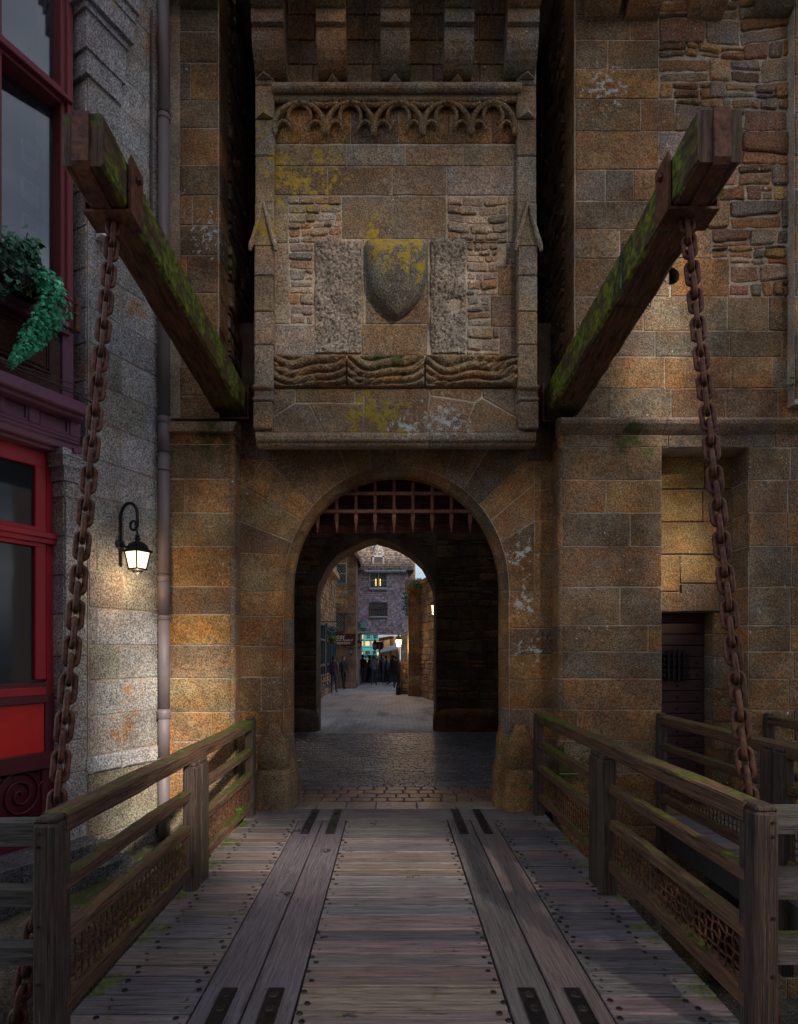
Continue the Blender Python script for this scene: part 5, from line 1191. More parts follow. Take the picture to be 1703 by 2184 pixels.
# odd fittings on the left building
mb = MB(); p = W.p(*W.uv(214,505), .0); P_ = [p+dW*h+W.ex*a+Vector((0,0,z)) for z in (-.05,.045) for a, h in ((-.05,0),(.05,0),(.04,.14),(-.07,.11))]; P_[4] += Vector((0,0,.0)); mb.hexa(P_); tag(mb.build('floodlight', plain('white_casing', (.6,.62,.62), .5)), 'small white floodlight on the granite wall behind the top of the left chain', 'floodlight')
mb = MB(); c = W.p(*W.uv(226,12), .12); 
for k in range(9):
    a = 2*math.pi*k/9; d1 = W.ex*math.cos(a)+Vector((0,0,math.sin(a))); d2 = W.ex*math.cos(a+.35)+Vector((0,0,math.sin(a+.35))); mb.add([c+dW*.01, c+d1*.05, c+(d1+d2)*.055, c+d2*.05], [(0,1,2,3)], 0)
mb.lathe(c, [(.02,-.01),(.02,.01)], 8, 1); 
for k in range(5): leaf(mb, c+Vector((-.06,0,.03))+W.ex*random.uniform(-.09,.0)+Vector((0,0,random.uniform(-.02,.09))), dW, .07, (1,1,1)); 
for i in range(len(mb.mi)-50, len(mb.mi)): mb.mi[i] = 2
tag(mb.build('flower_ornament', [plain('yellow_petal', (.55,.45,.03)), plain('brown_disc', (.1,.05,.01)), M['fern']]), 'yellow flower ornament with green leaves hung on the wall at the top left', 'ornament')
# granite step before the shopfront
st = thing('shop_step', W.p(-1.6, -.1, .1), 'dark granite steps in front of the red shopfront, behind the near left post', 'steps')
for i, (h0, h1, z0, z1) in enumerate(((-.2,.30,-.12,.02),(-.2,.52,-.4,-.125))):
    mb = MB(); a = -2.6
    while a < ac-.0+.1*i: mb.hexa([W.p(aa,z,h) for z in (z0,z1) for aa, h in ((a,h1),(min(a+.7,ac+.1*i)-.006,h1),(min(a+.7,ac+.1*i)-.006,h0),(a,h0))], 0, rc([(.10,.10,.11)])); a += .7
    mb.build('step', M['grey'], st)

# ---------------- ground ----------------
M['soil'] = granite('moat_ground', .8, .9, .95, orange=.1, gs=40, bump=1., stain=.8, mspots=[(-2.2,6.1,-.3,.9),(-2.0,6.5,-.3,.6),(-2.5,5.2,-.4,.8)])
def sheet(name, x0, x1, y0, y1, nx, ny, fn, mat, col):
    mb = MB(); vs = [(x0+(x1-x0)*i/nx, y0+(y1-y0)*j/ny, 0) for j in range(ny+1) for i in range(nx+1)]; vs = [(x,y,fn(x,y)) for x,y,_ in vs]
    mb.add(vs, [(j*(nx+1)+i, j*(nx+1)+i+1, (j+1)*(nx+1)+i+1, (j+1)*(nx+1)+i) for j in range(ny) for i in range(nx)], 0, col); o = mb.build(name, mat, None, True); tag(o, kind='structure'); return o
def gz(x, y):
    bank = -.27-.05*fbm(x, y, 1)-max(0, x+2.05+.25*(6.5-y)*.35)*1.6 if x < -1.0 else -9
    return max(-1.95+.06*fbm(x*.8, y*.8, 3), bank+.02*fbm(x*5, y*5, 2)) if y > 1.9 else -.35
sheet('ground', -5.5, 8, 1.9, 6.9, 110, 50, gz, M['soil'], (.10,.09,.065))
sheet('bank', -60, 60, -60, 1.9, 4, 4, lambda x, y: -.02, M['soil'], (.14,.13,.12)); 
mb = MB(); mb.box(-60, 60, 1.6, 1.9, -2.2, -.03, 0, (.12,.11,.1)); tag(mb.build('quay_wall', M['soil']), kind='structure'); 
sheet('terrain', -90, 90, 6.9, 160, 6, 8, lambda x, y: -.25, M['soil'], (.13,.12,.10))
# cobbled passage
M['cobble'] = granite('cobble_stone', .5, .86, .95, orange=.1, gs=40, bump=.6, stain=.6); M['cobble'].node_tree.nodes['Principled BSDF'].inputs['Roughness'].default_value = .36
M['joint'] = granite('cobble_joint', .5, .9, .95, orange=.2, gs=60, bump=.8)
class Fl:   # floor frame: a = x, b = y
    sg = 1; O = Vector((0,0,0))
    def __init__(s, f=lambda x, y: 0): s.f = f
    def p(s, a, b, h=0): return Vector((a, b, s.f(a, b)+h))
fl = Fl(lambda x, y: -.012)
mb = MB(); mb.box(-2.6, 2.8, 6.81, 13.3, -.2, -.014, 1, (.17,.14,.125))
x = -1.2
while x < 1.35: w_ = random.uniform(.3,.5); stone(mb, fl, [(x,6.82),(min(x+w_,1.4),6.82),(min(x+w_,1.4),7.16),(x,7.16)], h=.014, h0=0, col=rc([(.28,.24,.22),(.32,.26,.21)]), gap=.008); x += w_
y = 7.18; row_i = 0
while y < 13.2:
    brown = y < 7.95; d = random.uniform(.15,.21) if brown else random.uniform(.07,.095); x = -2.5 if y > 7.5 else -1.25; xe = 2.7 if y > 7.5 else 1.35
    while x < xe:
        w_ = random.uniform(.16,.27) if brown else random.uniform(.09,.19)
        stone(mb, fl, [(x,y),(x+w_,y),(x+w_,y+d),(x,y+d)], h=.012*random.uniform(.5,1.5), h0=0, col=rc([(.36,.20,.12),(.30,.18,.12),(.24,.17,.14)] if brown else [(.19,.19,.22),(.15,.155,.18),(.22,.21,.225),(.16,.145,.14)],.2), gap=.018 if brown else .007, cut=1 if brown else 0, jit=.004, bev=.006, seg=.3, bulge=.002); x += w_
    y += d
tag(mb.build('cobbled_passage', [M['cobble'], M['joint']]), kind='structure')
m = Mt('street_paving', .75); v = m.nt.nodes.new('ShaderNodeTexBrick'); mp_ = m.nt.nodes.new('ShaderNodeMapping'); m.lk(m.pos, mp_.inputs[0]); m.lk(mp_.outputs[0], v.inputs['Vector']); v.inputs['Scale'].default_value = 1.9; v.inputs['Color1'].default_value = (.32,.32,.34,1); v.inputs['Color2'].default_value = (.22,.225,.24,1); v.inputs['Mortar'].default_value = (.13,.13,.135,1); v.inputs['Mortar Size'].default_value = .03
cst = m.mix(m.rng(m.tex(.7,5), .4,.65,0,.5), v.outputs['Color'], (.34,.32,.30)); cst = m.mix(m.rng(m.tex(1.3,6,(3,3,3),sc=(1,.3,1),rough=.7), .5,.66,0,.75), cst, (.07,.072,.08)); m.bump(v.outputs['Fac'], .3, .01); M['street'] = m.out(cst)
sheet('street', -9, 9, 13.2, 60, 6, 12, lambda x, y: -.006, M['street'], (1,1,1))
# ---------------- street beyond the arch ----------------
def D2(px, py): return (647.1+px*.18714, 1124+py*.18714)     # finer survey sheet of the street
def FY(Y):
    def f(px, py): u, v = D2(px, py); return ((u-HU)*Y/F0, EYE-(v-HV)*Y/F0)
    return f
PS = [(.34,.25,.15),(.38,.28,.17),(.30,.23,.15),(.42,.33,.21),(.32,.26,.19)]
M['street_stone'] = granite('street_stone', .8, .78, .9, orange=.4, gs=26, bump=1.)
M['wood_frame'] = plain('window_wood', (.10,.055,.045), .6); M['leadglass'] = glass('leaded_glass', (.02,.028,.035), .95); M['greyframe'] = plain('grey_window_frame', (.34,.38,.44), .6)
M['slate_blue'] = plain('slate_blue_frame', (.03,.06,.09), .5)
def lead_window(par, x0, x1, Y, z0, z1, fw=.05, cols=2, bars=1, frame=None, glow_=None, dia=True):
    frame = frame or M['wood_frame']; mb = MB()
    for q in ((x0-fw,x1+fw,z1,z1+fw),(x0-fw,x1+fw,z0-fw,z0),(x0-fw,x0,z0,z1),(x1,x1+fw,z0,z1)): mb.box(q[0],q[1],Y-.08,Y+.02,q[2],q[3])
    for k in range(1, cols): x = x0+(x1-x0)*k/cols; mb.box(x-fw*.5,x+fw*.5,Y-.07,Y+.01,z0,z1)
    for k in range(1, bars+1): z = z0+(z1-z0)*k/(bars+1); mb.box(x0,x1,Y-.06,Y,z-.018,z+.018)
    fr_ = mb.build('window', frame, par)
    mb = MB(); mb.box(x0,x1,Y-.025,Y-.015,z0,z1); mb.build('pane', M['leadglass'], fr_)
    if dia:
        mb = MB(); n = max(3, int((x1-x0)/.11)); st = (x1-x0)/n; zz = z1-z0
        for k in range(-int(zz/st)-1, n+1):
            xa, xb = x0+k*st, x0+k*st+zz
            for s_ in (0, 1):
                p = []
                for xx, zq in ((xa,0),(xb,zz)):
                    p.append((xx, zq))
                (ax, az), (bx, bz) = p; t0 = max(0, (x0-ax)/(bx-ax)); t1 = min(1, (x1-ax)/(bx-ax))
                if t1 > t0+.01:
                    A = (ax+(bx-ax)*t0, az+(bz-az)*t0); B = (ax+(bx-ax)*t1, az+(bz-az)*t1)
                    if s_: A = (x0+x1-A[0], A[1]); B = (x0+x1-B[0], B[1])
                    mb.beam((A[0],Y-.03,z0+A[1]), (B[0],Y-.03,z0+B[1]), .008, .008, up=(0,1,0))
        mb.build('lead_came', M['greyframe'], fr_)
    return fr_
# A: rubble-faced house along the left side
XA = -2.72; FA_ = Fr((XA,0,0), (0,1,0), (1,0,0))
hA = thing('stone_house', (XA-1, 21, 0), 'rubble stone house along the left side of the street, nearest beyond the arch', 'house')
mb = MB(); mb.box(XA-3, XA-.002, 15.5, 29.5, -.2, 9, 1, (.25,.2,.15)); rubble(mb, FA_, 17, 29.5, 2.9, 8.5, PS, .14, .3, h=.05, gap=.03); rubble(mb, FA_, 17, 29.5, 0, .9, PS, .2, .35, h=.04, gap=.03)
for y0, y1 in ((17,20.6),(22.3,22.8),(24.5,25.0),(26.9,27.3),(29.1,29.5)): courses(mb, FA_, [.9,1.3,1.7,2.1,2.5,2.9], y0, y1, PS, None, .3, .7)
mb.build('wall', [M['street_stone'], M['mortar']], hA)
for y0, y1 in ((20.6,22.3),(22.8,24.5),(25.0,26.9),(27.3,29.1)):
    mb = MB(); 
    for q in ((y0,y1,2.8,2.9),(y0,y1,.3,.42),(y0,y0+.08,.3,2.9),(y1-.08,y1,.3,2.9),((y0+y1)/2-.04,(y0+y1)/2+.04,.3,2.9),(y0,y1,2.2,2.27),(y0,y1,1.2,1.3)): mb.box(XA-.05, XA+.05, q[0], q[1], q[2], q[3])
    f_ = mb.build('window', M['slate_blue'], hA); mb = MB(); mb.box(XA-.01, XA+.0, y0, y1, .3, 2.85); mb.build('pane', M['leadglass'], f_)
mb = MB(); mb.box(XA-.3, XA+.28, 24.3, 27.2, 5.2, 5.45, 0, rc(PS)); mb.box(XA-.3, XA+.38, 24.2, 27.3, 4.98, 5.2, 0, rc(PS)); mb.box(XA-.3, XA+.1, 24.3, 24.6, 5.45, 8.5, 0, rc(PS)); mb.box(XA-.3, XA+.1, 26.9, 27.2, 5.45, 8.5, 0, rc(PS)); mb.build('window_surround', [M['street_stone'], M['mortar']], hA)
mb = MB(); mb.box(XA-.1, XA+.06, 24.6, 26.9, 5.45, 8.5); mb.build('window', M['wood_frame'], hA)
# B: gable house facing us
YB2 = 29.6; f = FY(YB2); FB2 = front(YB2)
hB = thing('stone_house', (-2.3, 30, 0), 'brown stone house with leaded windows, just left of the shingled house', 'house')
x0, x1 = -2.9, f(603,0)[0]; mb = MB(); mb.box(x0, x1, YB2, YB2+6, 0, 9.6, 1, (.25,.2,.15)); 
wa = (f(385,640), f(487,425)); wb = (f(385,1188), f(470,992))
def ok(a, z): return not any(p[0]-.12 < a < q[0]+.12 and p[1]-.15 < z < q[1]+.15 for p, q in (wa, wb))
rubble(mb, FB2, x0, f(505,0)[0], f(0,1215)[1], 8.6, PS, .16, .34, h=.04, ok=ok); courses(mb, FB2, [f(0,y)[1] for y in (1215,1130,1060,985,905,845,780,715,640,585,530,460,400,340,270)], f(505,0)[0], x1, [(.27,.19,.11),(.24,.18,.12),(.3,.23,.15)], None, .3, .6, h=.02)
mb.box(x0, x1+.0, YB2-.06, YB2+.05, f(0,985)[1]-.0, f(0,940)[1], 0, rc(PS)); mb.box(x0, f(500,0)[0], YB2-.08, YB2+.05, f(0,680)[1], f(0,645)[1], 0, rc(PS)); mb.box(x0, f(495,0)[0], YB2-.05, YB2+.05, f(0,420)[1], f(0,385)[1], 0, rc(PS))
mb.box(x0, x1, YB2-.05, YB2+.02, 2.0, 2.25, 0, rc(PS)); mb.build('wall', [M['street_stone'], M['mortar']], hB)
mb = MB(); rx = f(655,350); r0 = f(560,250); 
M['shingle'] = plain('shingle_wood', (.15,.135,.155), .8, 0, .3, 30); M['shingler'] = plain('roof_shingle', (.17,.14,.13), .8, 0, .35, 30)
mb.add([(r0[0]-2.0,YB2-.3,r0[1]+2.2),(rx[0],YB2-.3,rx[1]),(rx[0],YB2+6,rx[1]),(r0[0]-2.0,YB2+6,r0[1]+2.2),(r0[0]-2.0,YB2-.3,r0[1]+2.0),(rx[0]-.05,YB2-.3,rx[1]-.16),(rx[0]-.05,YB2+6,rx[1]-.16),(r0[0]-2,YB2+6,r0[1]+2.0)], [(0,1,2,3),(7,6,5,4),(0,4,5,1),(1,5,6,2)]); mb.build('roof', M['shingler'], hB)
lead_window(hB, wa[0][0], wa[1][0], YB2, wa[0][1], wa[1][1], .05, 1, 1, M['greyframe']); lead_window(hB, wb[0][0], wb[1][0], YB2, wb[0][1], wb[1][1], .05, 1, 1, M['wood_frame'])
# hotel sign: dark red board with pale lettering
sg0, sg1 = f(300,1355), f(598,1228)
sgn = thing('shop_sign', ((sg0[0]+sg1[0])/2, YB2-.1, sg0[1]), 'dark red-brown hotel sign board with pale lettering, reading Hôtel and Réception', 'sign')
mb = MB(); mb.box(sg0[0]-.7, sg1[0], YB2-.14, YB2-.07, sg0[1], sg1[1], bev=.01); mb.box(sg0[0]-.7, sg1[0]+.03, YB2-.16, YB2-.05, sg1[1]-.02, sg1[1]+.03); mb.build('board', plain('sign_board', (.055,.016,.014), .5), sgn)
def text(s_, name, par, x, Y, z, size, mat, align='LEFT', shear=.25, ext=.004):
    cu = bpy.data.curves.new(name, 'FONT'); cu.body = s_; cu.size = size; cu.extrude = ext; cu.shear = shear; cu.align_x = align; cu.space_character = 1.05
    o = bpy.data.objects.new(name, cu); COL.objects.link(o); o.data.materials.append(mat); bpy.context.view_layer.update()
    me = bpy.data.meshes.new_from_object(o.evaluated_get(bpy.context.evaluated_depsgraph_get())); bpy.data.objects.remove(o); q = bpy.data.objects.new(name, me); COL.objects.link(q)
    for v in me.vertices: v.co = Vector((v.co.x, -v.co.z, v.co.y))
    q.parent = par; q.location = Vector((x, Y, z))-wloc(par); return q
M['cream'] = plain('cream_lettering', (.75,.70,.60), .5)
for s_, xr_, zz, sz in (('Hôtel', 470, 1275, .34), ('Terrasses Poulard', 563, 1300, .15), ('Réception', 538, 1337, .24)):
    text(s_, 'lettering', sgn, f(xr_,0)[0], YB2-.146, f(0,zz)[1], sz, M['cream'], 'RIGHT', .2 if sz != .15 else .3)
# C: shingle-clad house over the street
YC = 31.5; f = FY(YC); FC = front(YC)
hC = thing('shingled_house', (-.5, YC+2, f(0,1220)[1]), 'tall narrow grey-shingled house built over the street, with a turreted dormer', 'house')
x0, x1 = f(600,0)[0], f(1197,0)[0]; zb3, zt3 = f(0,1215)[1], f(0,515)[1]
wins = [(f(763,690), f(952,528)), (f(763,1008), f(952,867))]
mb = MB(); mb.box(x0+.02, x1-.02, YC+.05, YC+2, zb3, zt3, 1); z = zb3; st = .095; r = 0
def hitw(a, z, wl): return any(p[0]-.03 < a < q[0]+.03 and p[1]-.12 < z < q[1]-.02 for p, q in wl)
while z < zt3:
    a = x0-(r % 2)*.06
    while a < x1:
        w_ = random.uniform(.09,.13)
        if not hitw(a+w_/2, z, wins): d = random.uniform(0,.015); mb.add([(max(a,x0)+.004,YC-.045-d,z-.01),(min(a+w_,x1)-.004,YC-.045-d,z-.01),(min(a+w_,x1)-.004,YC+.01,z+st+.02),(max(a,x0)+.004,YC+.01,z+st+.02),(max(a,x0)+.004,YC+.03,z-.01),(min(a+w_,x1)-.004,YC+.03,z-.01)], [(0,1,2,3),(4,5,1,0)], 0, rc([(1,1,1),(1.4,1.35,1.4),(.7,.68,.72),(1.1,.95,.95)]))
        a += w_
    z += st; r += 1
def shm(name, col):
    m = Mt(name, .75); return m.out(m.mix(1., m.mix(m.rng(m.tex(14,3),.3,.7), tuple(x*.7 for x in col), tuple(x*1.25 for x in col)), m.attr(), 'MULTIPLY'))
M['sh1'] = shm('wall_shingles', (.38,.36,.41)); M['sh2'] = shm('roof_shingles', (.15,.125,.115)); M['sh3'] = shm('turret_shingles', (.27,.245,.24))
mb.build('shingle_wall', [M['sh1'], plain('dark_void', (.03,.025,.025))], hC)
lead_window(hC, wins[0][0][0], wins[0][1][0], YC-.02, wins[0][0][1], wins[0][1][1], .045, 2, 1, M['greyframe']); lead_window(hC, wins[1][0][0], wins[1][1][0], YC-.02, wins[1][0][1], wins[1][1][1], .045, 2, 1, M['wood_frame'])
for p, q in wins: mb = MB(); mb.box(p[0]-.05, q[0]+.05, YC-.16, YC+.05, p[1]-.13, p[1]-.05, bev=.02); mb.build('window_sill', M['greyframe'], hC)
M['candle'] = glow('warm_window_light', (1.,.62,.12), 1.6)
mb = MB()
for px in (828, 879):
    for k in range(5): c = f(px+random.uniform(-2,2), 600+k*16); mb.lathe((c[0],YC-.07,c[1]), [(.01,-.03),(.028,-.015),(.028,.015),(.01,.03)], 8)
mb.build('window_light', M['candle'], hC)
# roof
rz0, rz1 = f(0,500)[1], f(0,500)[1]+6.5; ry1 = YC+3.4; ml = (rz1-rz0)/(ry1-YC+.35)
mb = MB(); xr0, xr1 = f(585,0)[0], f(1258,0)[0]; k = 0; n = 66
for k in range(n):
    t0, t1 = k/n, (k+1.25)/n; y0, y1 = YC-.35+(ry1-YC+.35)*t0, YC-.35+(ry1-YC+.35)*t1; z0, z1 = rz0+(rz1-rz0)*t0, rz0+(rz1-rz0)*t1; a = xr0-(k%2)*.06
    while a < xr1:
        w_ = random.uniform(.08,.13); d = random.uniform(.015,.035); l, r_ = max(a,xr0)+.004, min(a+w_,xr1)-.004
        if r_ > l: mb.add([(l,y0-d,z0+.01),(r_,y0-d,z0+.01),(r_,y1,z1),(l,y1,z1),(l,y0+.02,z0-.03),(r_,y0+.02,z0-.03)], [(0,1,2,3),(4,5,1,0)], 0, rc([(1,1,1),(1.5,1.45,1.4),(.6,.6,.6),(1.2,1.0,.9)]))
        a += w_
mb.add([(xr0,YC-.33,rz0-.03),(xr1,YC-.33,rz0-.03),(xr1,ry1,rz1-.03),(xr0,ry1,rz1-.03),(xr1,ry1,rz0),(xr0,ry1,rz0)], [(0,1,2,3),(1,4,2),(0,3,5)], 1)
rf = mb.build('roof', [M['sh2'], plain('roof_void', (.03,.025,.025))], hC)
# dormer with conical cap
cx_, _ = f(857,0); dz0, dz1, dz2 = f(0,455)[1], f(0,345)[1], f(0,150)[1]
mb = MB(); yd = YC-.15; w_ = f(925,0)[0]-cx_; 
for q in ((cx_-w_,cx_-w_+.09,dz0,dz1+.05),(cx_+w_-.09,cx_+w_,dz0,dz1+.05),(cx_-w_-.03,cx_+w_+.03,dz0-.04,dz0+.08),(cx_-w_,cx_+w_,dz1-.02,dz1+.08)): mb.box(q[0],q[1],yd-.02,yd+1.2,q[2],q[3])
dm = mb.build('dormer', M['greyframe'], rf)
mb = MB(); mb.box(cx_-w_+.1, cx_+w_-.1, yd+.03, yd+.06, dz0+.08, dz1-.02); mb.build('dormer_window', M['wood_frame'], rf)
mb = MB(); n = 11; base = f(935,0)[0]-cx_
for k in range(n):
    t0, t1 = k/n, (k+1.15)/n; r0_, r1_ = base*(1-t0)**.8*(1-.1*math.sin(t0*3))+.06, base*max(0,1-t1)**.8+.03; z0, z1 = dz1+.05+(dz2-dz1)*t0, dz1+.05+(dz2-dz1)*t1
    m_ = 22
    for j in range(m_):
        a0, a1 = 2*math.pi*(j+.5*(k%2))/m_, 2*math.pi*(j+1+.5*(k%2))/m_-.03; mb.add([(cx_+(r0_+.02)*math.cos(a0),yd+.45+(r0_+.02)*math.sin(a0),z0),(cx_+(r0_+.02)*math.cos(a1),yd+.45+(r0_+.02)*math.sin(a1),z0),(cx_+r1_*math.cos(a1),yd+.45+r1_*math.sin(a1),z1),(cx_+r1_*math.cos(a0),yd+.45+r1_*math.sin(a0),z1)], [(0,1,2,3)], 0, rc([(1,1,1),(1.4,1.4,1.4),(.7,.7,.7)]))
mb.build('turret_cap', [M['sh3']], rf)
mb = MB(); c0, c1 = f(1188,0)[0], f(1284,0)[0]; courses(mb, front(YC+.6), [f(0,y)[1] for y in (640,590,540,490,440,390,330,270)], c0, c1, PS, None, .4, .8); mb.box(c0, c1, YC+.6, YC+3, f(0,640)[1], f(0,262)[1], 1, (.3,.24,.18)); mb.build('chimney', [M['street_stone'], M['mortar']], hC)
# round painted ship sign
M['cyan'] = plain('pale_blue_paint', (.16,.36,.42), .5); M['cyand'] = plain('deep_blue_paint', (.05,.13,.18), .5)
ss = thing('hanging_sign', (f(685,0)[0], YC-.2, f(0,1215)[1]), 'round pale blue painted ship sign at the lower left of the shingled house', 'sign')
c = f(685,1120); rr = .25; mb = MB(); mb.tube([(c[0]+rr*.86*math.cos(R(a)),YC-.16,c[1]+rr*1.2*math.sin(R(a))) for a in range(0,360,15)], .018, 6, closed=True); mb.build('ring', M['cyand'], ss)
mb = MB(); 
for pts in ([(-.12,.0),(.1,-.02),(.12,.06),(-.04,.16)],[(-.15,-.03),(.15,-.03),(.10,-.14),(-.10,-.14)],[(-.02,.12),(.1,.1),(.05,.26)],[(-.16,.02),(-.06,.02),(-.09,.18)]):
    n_ = len(pts); mb.add([(c[0]+x,YC-.17,c[1]+z) for x,z in pts]+[(c[0]+x,YC-.15,c[1]+z) for x,z in pts], [tuple(range(n_)), tuple(range(2*n_-1,n_-1,-1))]+[(i,n_+i,n_+(i+1)%n_,(i+1)%n_) for i in range(n_)])
mb.build('ship', M['cyan'], ss); mb = MB(); b = f(685,1203); mb.box(b[0]-.38,b[0]+.38,YC-.17,YC-.15,b[1]-.05,b[1]+.05,bev=.005); mb.build('ribbon', M['cyan'], ss)
# timber-framed house beyond, teal frame and cream infill
YG = 44.; f = FY(YG); hG = thing('timber_framed_house', (-1.5, YG+2, 0), 'cream house with teal timber framing seen under the shingled house', 'house')
mb = MB(); mb.box(f(585,0)[0], f(900,0)[0], YG, YG+4, 0, 6); mb.build('wall', plain('cream_plaster', (.55,.43,.25), .8, 0, .12), hG)
M['teal'] = plain('teal_paint', (.03,.16,.18), .5)
mb = MB()
for px in (606,700,775,712): mb.box(f(px-8,0)[0], f(px+8,0)[0], YG-.09, YG+.01, f(0,1500)[1], f(0,1225)[1]) if px != 712 else None
for py, h_ in ((1280,9),(1362,9),(1388,12),(1404,7),(1500,9)): mb.box(f(590,0)[0], f(870,0)[0], YG-.12-.001*h_, YG+.01, f(0,py+h_)[1], f(0,py-h_)[1])
for a, b in (((610,1232),(640,1275)),): mb.beam((f(*a)[0],YG-.06,f(*a)[1]), (f(*b)[0],YG-.06,f(*b)[1]), .2, .08)
mb.build('timber_frame', M['teal'], hG)
for p, q in (((706,1495),(762,1412)),((790,1495),(830,1412)),((720,1270),(768,1232)),((795,1275),(850,1232))): a, b = f(*p), f(*q); lead_window(hG, a[0], b[0], YG-.05, a[1], b[1], .1, 1, 1, M['teal'], dia=False)
# boarded yellow shop at right
YH = 38.; f = FY(YH); hH = thing('boarded_shop', (.9, YH+1, 0), 'yellow boarded shop with a small lead pent roof, right under the shingled house', 'shop')
mb = MB()
for k in range(11):
    a, b = f(862+k*21,0)[0], f(862+(k+1)*21,0)[0]; mb.box(a+.006, b-.006, YH-random.uniform(0,.03), YH+.1, f(0,1590)[1], f(0,1245)[1], 0, rc([(1,1,1)],.12))
mb.box(f(862,0)[0], f(1095,0)[0], YH+.1, YH+3, 0, f(0,1245)[1], 0, (1,1,1))
m = Mt('yellow_boards', .7); M['yb'] = m.out(m.mix(1., m.mix(m.rng(m.tex(5,4,sc=(4,4,.5)),.3,.7), (.36,.21,.07), (.50,.31,.12)), m.attr(), 'MULTIPLY')); mb.build('boarding', M['yb'], hH)
mb = MB(); 
for px in (866,917,1000,1075): mb.box(f(px-5,0)[0], f(px+5,0)[0], YH-.09, YH, f(0,1600)[1], f(0,1240)[1])
mb.box(f(1005,0)[0], f(1032,0)[0], YH-.05, YH-.04, f(0,1390)[1], f(0,1245)[1]); mb.build('timber_frame', M['wood_frame'], hH)
mb = MB(); a, b, c = f(880,1425), f(1065,1375), f(1065,1395); mb.add([(a[0],YH-.5,a[1]),(b[0]+.05,YH-.5,c[1]+.05),(b[0]+.05,YH,b[1]+.25),(a[0]+.1,YH,a[1]+.3),(a[0],YH-.5,a[1]-.06),(b[0]+.05,YH-.5,c[1]-.01)], [(0,1,2,3),(4,5,1,0)]); a, b = f(855,1262), f(1060,1225); mb.add([(a[0],YH-.4,a[1]-.04),(b[0],YH-.4,b[1]-.04),(b[0],YH,b[1]+.2),(a[0],YH,a[1]+.15)], [(0,1,2,3)]); mb.build('pent_roof', plain('lead_roof', (.3,.32,.34), .6), hH)
# red shop sign with a bottle
f = FY(33.); t = thing('red_sign', (f(870,0)[0], 33, f(0,1390)[1]), 'small red framed sign with a pale bottle shape, hung beside the boarded shop', 'sign')
mb = MB(); a, b = f(833,1392), f(907,1307)
for q in ((a[0],b[0],b[1]-.06,b[1]),(a[0],b[0],a[1],a[1]+.06),(a[0],a[0]+.06,a[1],b[1]),(b[0]-.06,b[0],a[1],b[1])): mb.box(q[0],q[1],32.95,33.05,q[2],q[3])
mb.build('frame', plain('sign_red', (.28,.01,.015)), t); mb = MB(); mb.box(a[0]+.05,b[0]-.05,32.99,33.02,a[1]+.05,b[1]-.05); mb.build('panel', plain('sign_dark', (.05,.02,.02)), t)
mb = MB(); c = f(868,1380); mb.lathe((c[0],32.96,c[1]), [(.05,0),(.055,.18),(.02,.26),(.018,.34)], 10, sy=.4); mb.build('bottle_shape', plain('pale_bottle', (.5,.5,.48)), t)
# right side: garden wall, gate pier, low wall
hR = [(2.6,15.2),(1.60,21.6),(1.13,24.3)]
def wall_seg(a, b, z0, z1, pal, par, name='wall'):
    a, b = Vector((*a,0)), Vector((*b,0)); ex = (b-a).normalized(); en = Vector((0,0,1)).cross(ex); fr_ = Fr(a, ex, en); 
    if en.x > 0: en = -en; fr_ = Fr(a, ex, en)
    L_ = (b-a).length; mb = MB(); rubble(mb, fr_, 0, L_, z0, z1, pal, .16, .34, h=.05, gap=.03)
    P_ = [fr_.p(x,z,h) for z in (z0,z1) for x, h in ((0,0),(L_,0),(L_,-.5),(0,-.5))]; mb.hexa(P_, 1, (.28,.22,.16)); return mb, fr_, L_
rw_ = thing('rubble_wall', (1.9, 20, 0), 'high rubble stone wall along the right side of the street, carrying a lit lantern', 'wall')
mb, fr1, L1 = wall_seg(hR[0], hR[1], 0, 4.3, PS, rw_); mb.build('wall', [M['street_stone'], M['mortar']], rw_)
mb, fr2, L2 = wall_seg(hR[1], hR[2], 0, 4.3, PS, rw_); mb.build('wall', [M['street_stone'], M['mortar']], rw_)
mb = MB()
for fr_, L_ in ((fr1,L1),(fr2,L2)):
    for h0, h1, z0, z1 in ((-.5,.07,4.3,4.42),(-.5,.14,4.42,4.54)): mb.hexa([fr_.p(x,z,h) for z in (z0,z1) for x, h in ((0,h1),(L_,h1),(L_,h0),(0,h0))], 0, rc(PS))
mb.build('coping', [M['street_stone'], M['mortar']], rw_)
YD = 24.3; f = FY(YD); pr = thing('gate_pier', (.95, YD, 0), 'square dressed stone pier with a moulded cap, at the far end of the rubble wall', 'pier')
x0, x1 = f(1200,0)[0], f(1337,0)[0]; mb = MB(); courses(mb, front(YD), [0,.4,.8,1.25,1.7,2.1,2.5,2.95,3.4,3.8,4.15], x0, x1, [(.23,.16,.10),(.26,.19,.12),(.21,.16,.11)], None, .3, .5, h=.02); mb.box(x0, x1+.2, YD, YD+.8, 0, 4.2, 1, (.25,.2,.15)); courses(mb, Fr((x0,YD,0),(0,1,0),(-1,0,0)), [0,.4,.8,1.25,1.7,2.1,2.5,2.95,3.4,3.8,4.15], 0, .8, PS, None, .3, .9, h=.02); mb.build('shaft', [M['street_stone'], M['mortar']], pr)
mb = MB(); mb.box(x0-.06, x1+.06, YD-.1, YD+.9, 4.15, 4.25, 0, rc(PS), bev=.02); mb.box(x0-.12, x1+.1, YD-.16, YD+.95, 4.25, f(0,600)[1], 0, rc(PS), bev=.03); mb.build('cap', [M['street_stone'], M['mortar']], pr)
